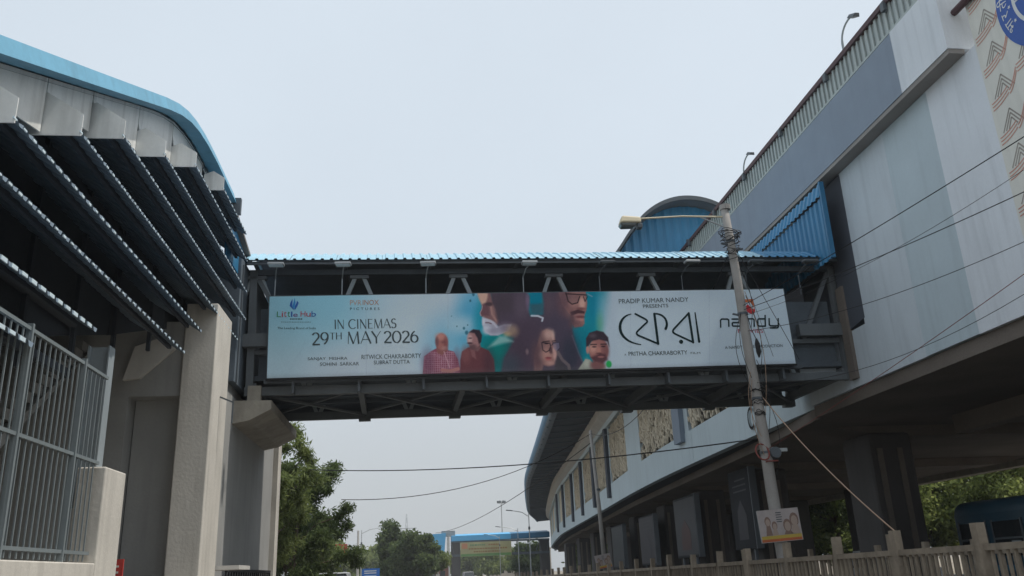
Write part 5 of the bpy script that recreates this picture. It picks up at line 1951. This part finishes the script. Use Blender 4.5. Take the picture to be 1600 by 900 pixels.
MB().tube([(1.2 * math.cos(t), 1.2 * math.sin(t), 25.0) for t in np.linspace(0, 6.28, 13)], .06, 5).build("lamp_ring", M_galv, FM)
PY = thing("lattice_pylon", "faint lattice power pylon behind the distant trees", "pylon", (-4.0, 380, 0))
for (x, y) in ((-1.6, -1.6), (1.6, -1.6), (1.6, 1.6), (-1.6, 1.6)):
    MB().bar((x, y, 0), (x * .08, y * .08, 27), .16, .16).build("leg", M_galv, PY)
for i in range(7):
    z0, z1 = 4 + i * 3.1, 4 + (i + 1) * 3.1
    f0, f1 = 1.6 * (1 - z0 / 29), 1.6 * (1 - z1 / 29)
    MB().bar((-f0, -f0, z0), (f1, -f1, z1), .09, .09).build("brace", M_galv, PY)
    MB().bar((f0, -f0, z0), (-f1, -f1, z1), .09, .09).build("brace", M_galv, PY)
for z, w in ((17, 6.0), (21, 4.5)):
    MB().bar((-w, 0, z), (w, 0, z), .2, .3).build("cross_arm", M_galv, PY)
BS = thing("blue_road_sign", "small blue road sign board low beside the left street lamp", "sign", (-5.6, 112, 0))
MB().box(-1.1, 1.1, -.05, .05, 1.3, 2.55).build("board", mat("sign_blue", (.02, .15, .50), .5, amt=.1), BS)
for s in (-.8, .8):
    MB().box(s - .05, s + .05, -.04, .04, 0, 1.3).build("leg", M_galv, BS)
for z in (1.6, 1.95, 2.2):
    MB().box(-.8, .7, -.06, -.052, z, z + .12).build("lettering_line", M_paint, BS)
for k, (x, y, z, w, h, lab) in enumerate(((-6.4, 62, 2.6, 1.6, .9, "larger red board glimpsed among the left trees"), (-5.1, 61, 2.9, .9, .8, "smaller red board right of the larger one among the left trees"),
                                          (4.3, 178, 3.6, 1.6, 1.1, "red board on the brick hut below the blue stair tower"))):
    t = thing("red_board", lab, "sign", (x, y, z), (0, 0, 0), "red boards beside the road")
    MB().box(-w / 2, w / 2, -.05, .05, 0, h).build("board", M_red, t)
    MB().box(-w * .3, w * .2, -.06, -.052, h * .35, h * .6).build("lettering_line", M_paint, t)
    MB().box(-.05, .05, -.04, .04, -z, 0).build("leg", M_steel_dk, t)
HT = thing("brick_hut", "low red-brown brick hut at the foot of the blue stair tower", "hut", (3.4, 182, 0))
MB().box(-3.2, 3.2, 0, 4, 0, 3.3).build("wall", M_brickfar, HT)
MB().prism([(-3.5, -.3, 3.3), (3.5, -.3, 3.3), (3.5, 2, 4.3), (-3.5, 2, 4.3)], (0, 0, .12)).build("roof", M_brickfar, HT)
MB().box(-.5, .5, -.02, .02, 0, 2.2).build("door", M_steel_dk, HT)
for s in (-2, 2):
    MB().box(s - .5, s + .5, -.02, .02, 1.2, 2.2).build("window", M_glass, HT)
FBG = "low buildings on the horizon"
for k, (x, y, w, d, h, lab) in enumerate(((-20, 210, 14, 10, 6.5, "low beige building far left behind the trees"), (38, 300, 16, 12, 8.5, "pale building on the horizon beyond the far bridge"),
                                          (27, 268, 9, 8, 6.0, "small grey building beyond the right end of the far bridge"))):
    t = thing("low_building", lab, "building", (x, y, 0), (0, 0, 0), FBG)
    MB().box(-w / 2, w / 2, 0, d, 0, h).build("wall", M_farbldg, t)
    MB().box(-w / 2 - .2, w / 2 + .2, -.2, d + .2, h, h + .4).build("roof_slab", M_conc, t)
    for r_ in range(2):
        for c in range(4):
            xx = -w / 2 + (c + .5) * w / 4
            MB().box(xx - .6, xx + .6, -.06, .05, 1.2 + r_ * h * .45, 2.6 + r_ * h * .45).build("window", M_glass, t)

# ================================================================== HAZE
hzb = MB().box(-1510, 1510, -310, 2510, -1.3, 30.0).build("haze", None)
hzm = bpy.data.materials.new("thin_dusty_haze")
hzm.use_nodes = True
ht = hzm.node_tree
for n in list(ht.nodes):
    ht.nodes.remove(n)
hv = ht.nodes.new("ShaderNodeVolumePrincipled")
hv.inputs["Color"].default_value = (.90, .93, .96, 1)
hv.inputs["Density"].default_value = 0.00055
ho = ht.nodes.new("ShaderNodeOutputMaterial")
ht.links.new(hv.outputs[0], ho.inputs["Volume"])
hzb.data.materials.append(hzm)
hzb["kind"] = "stuff"
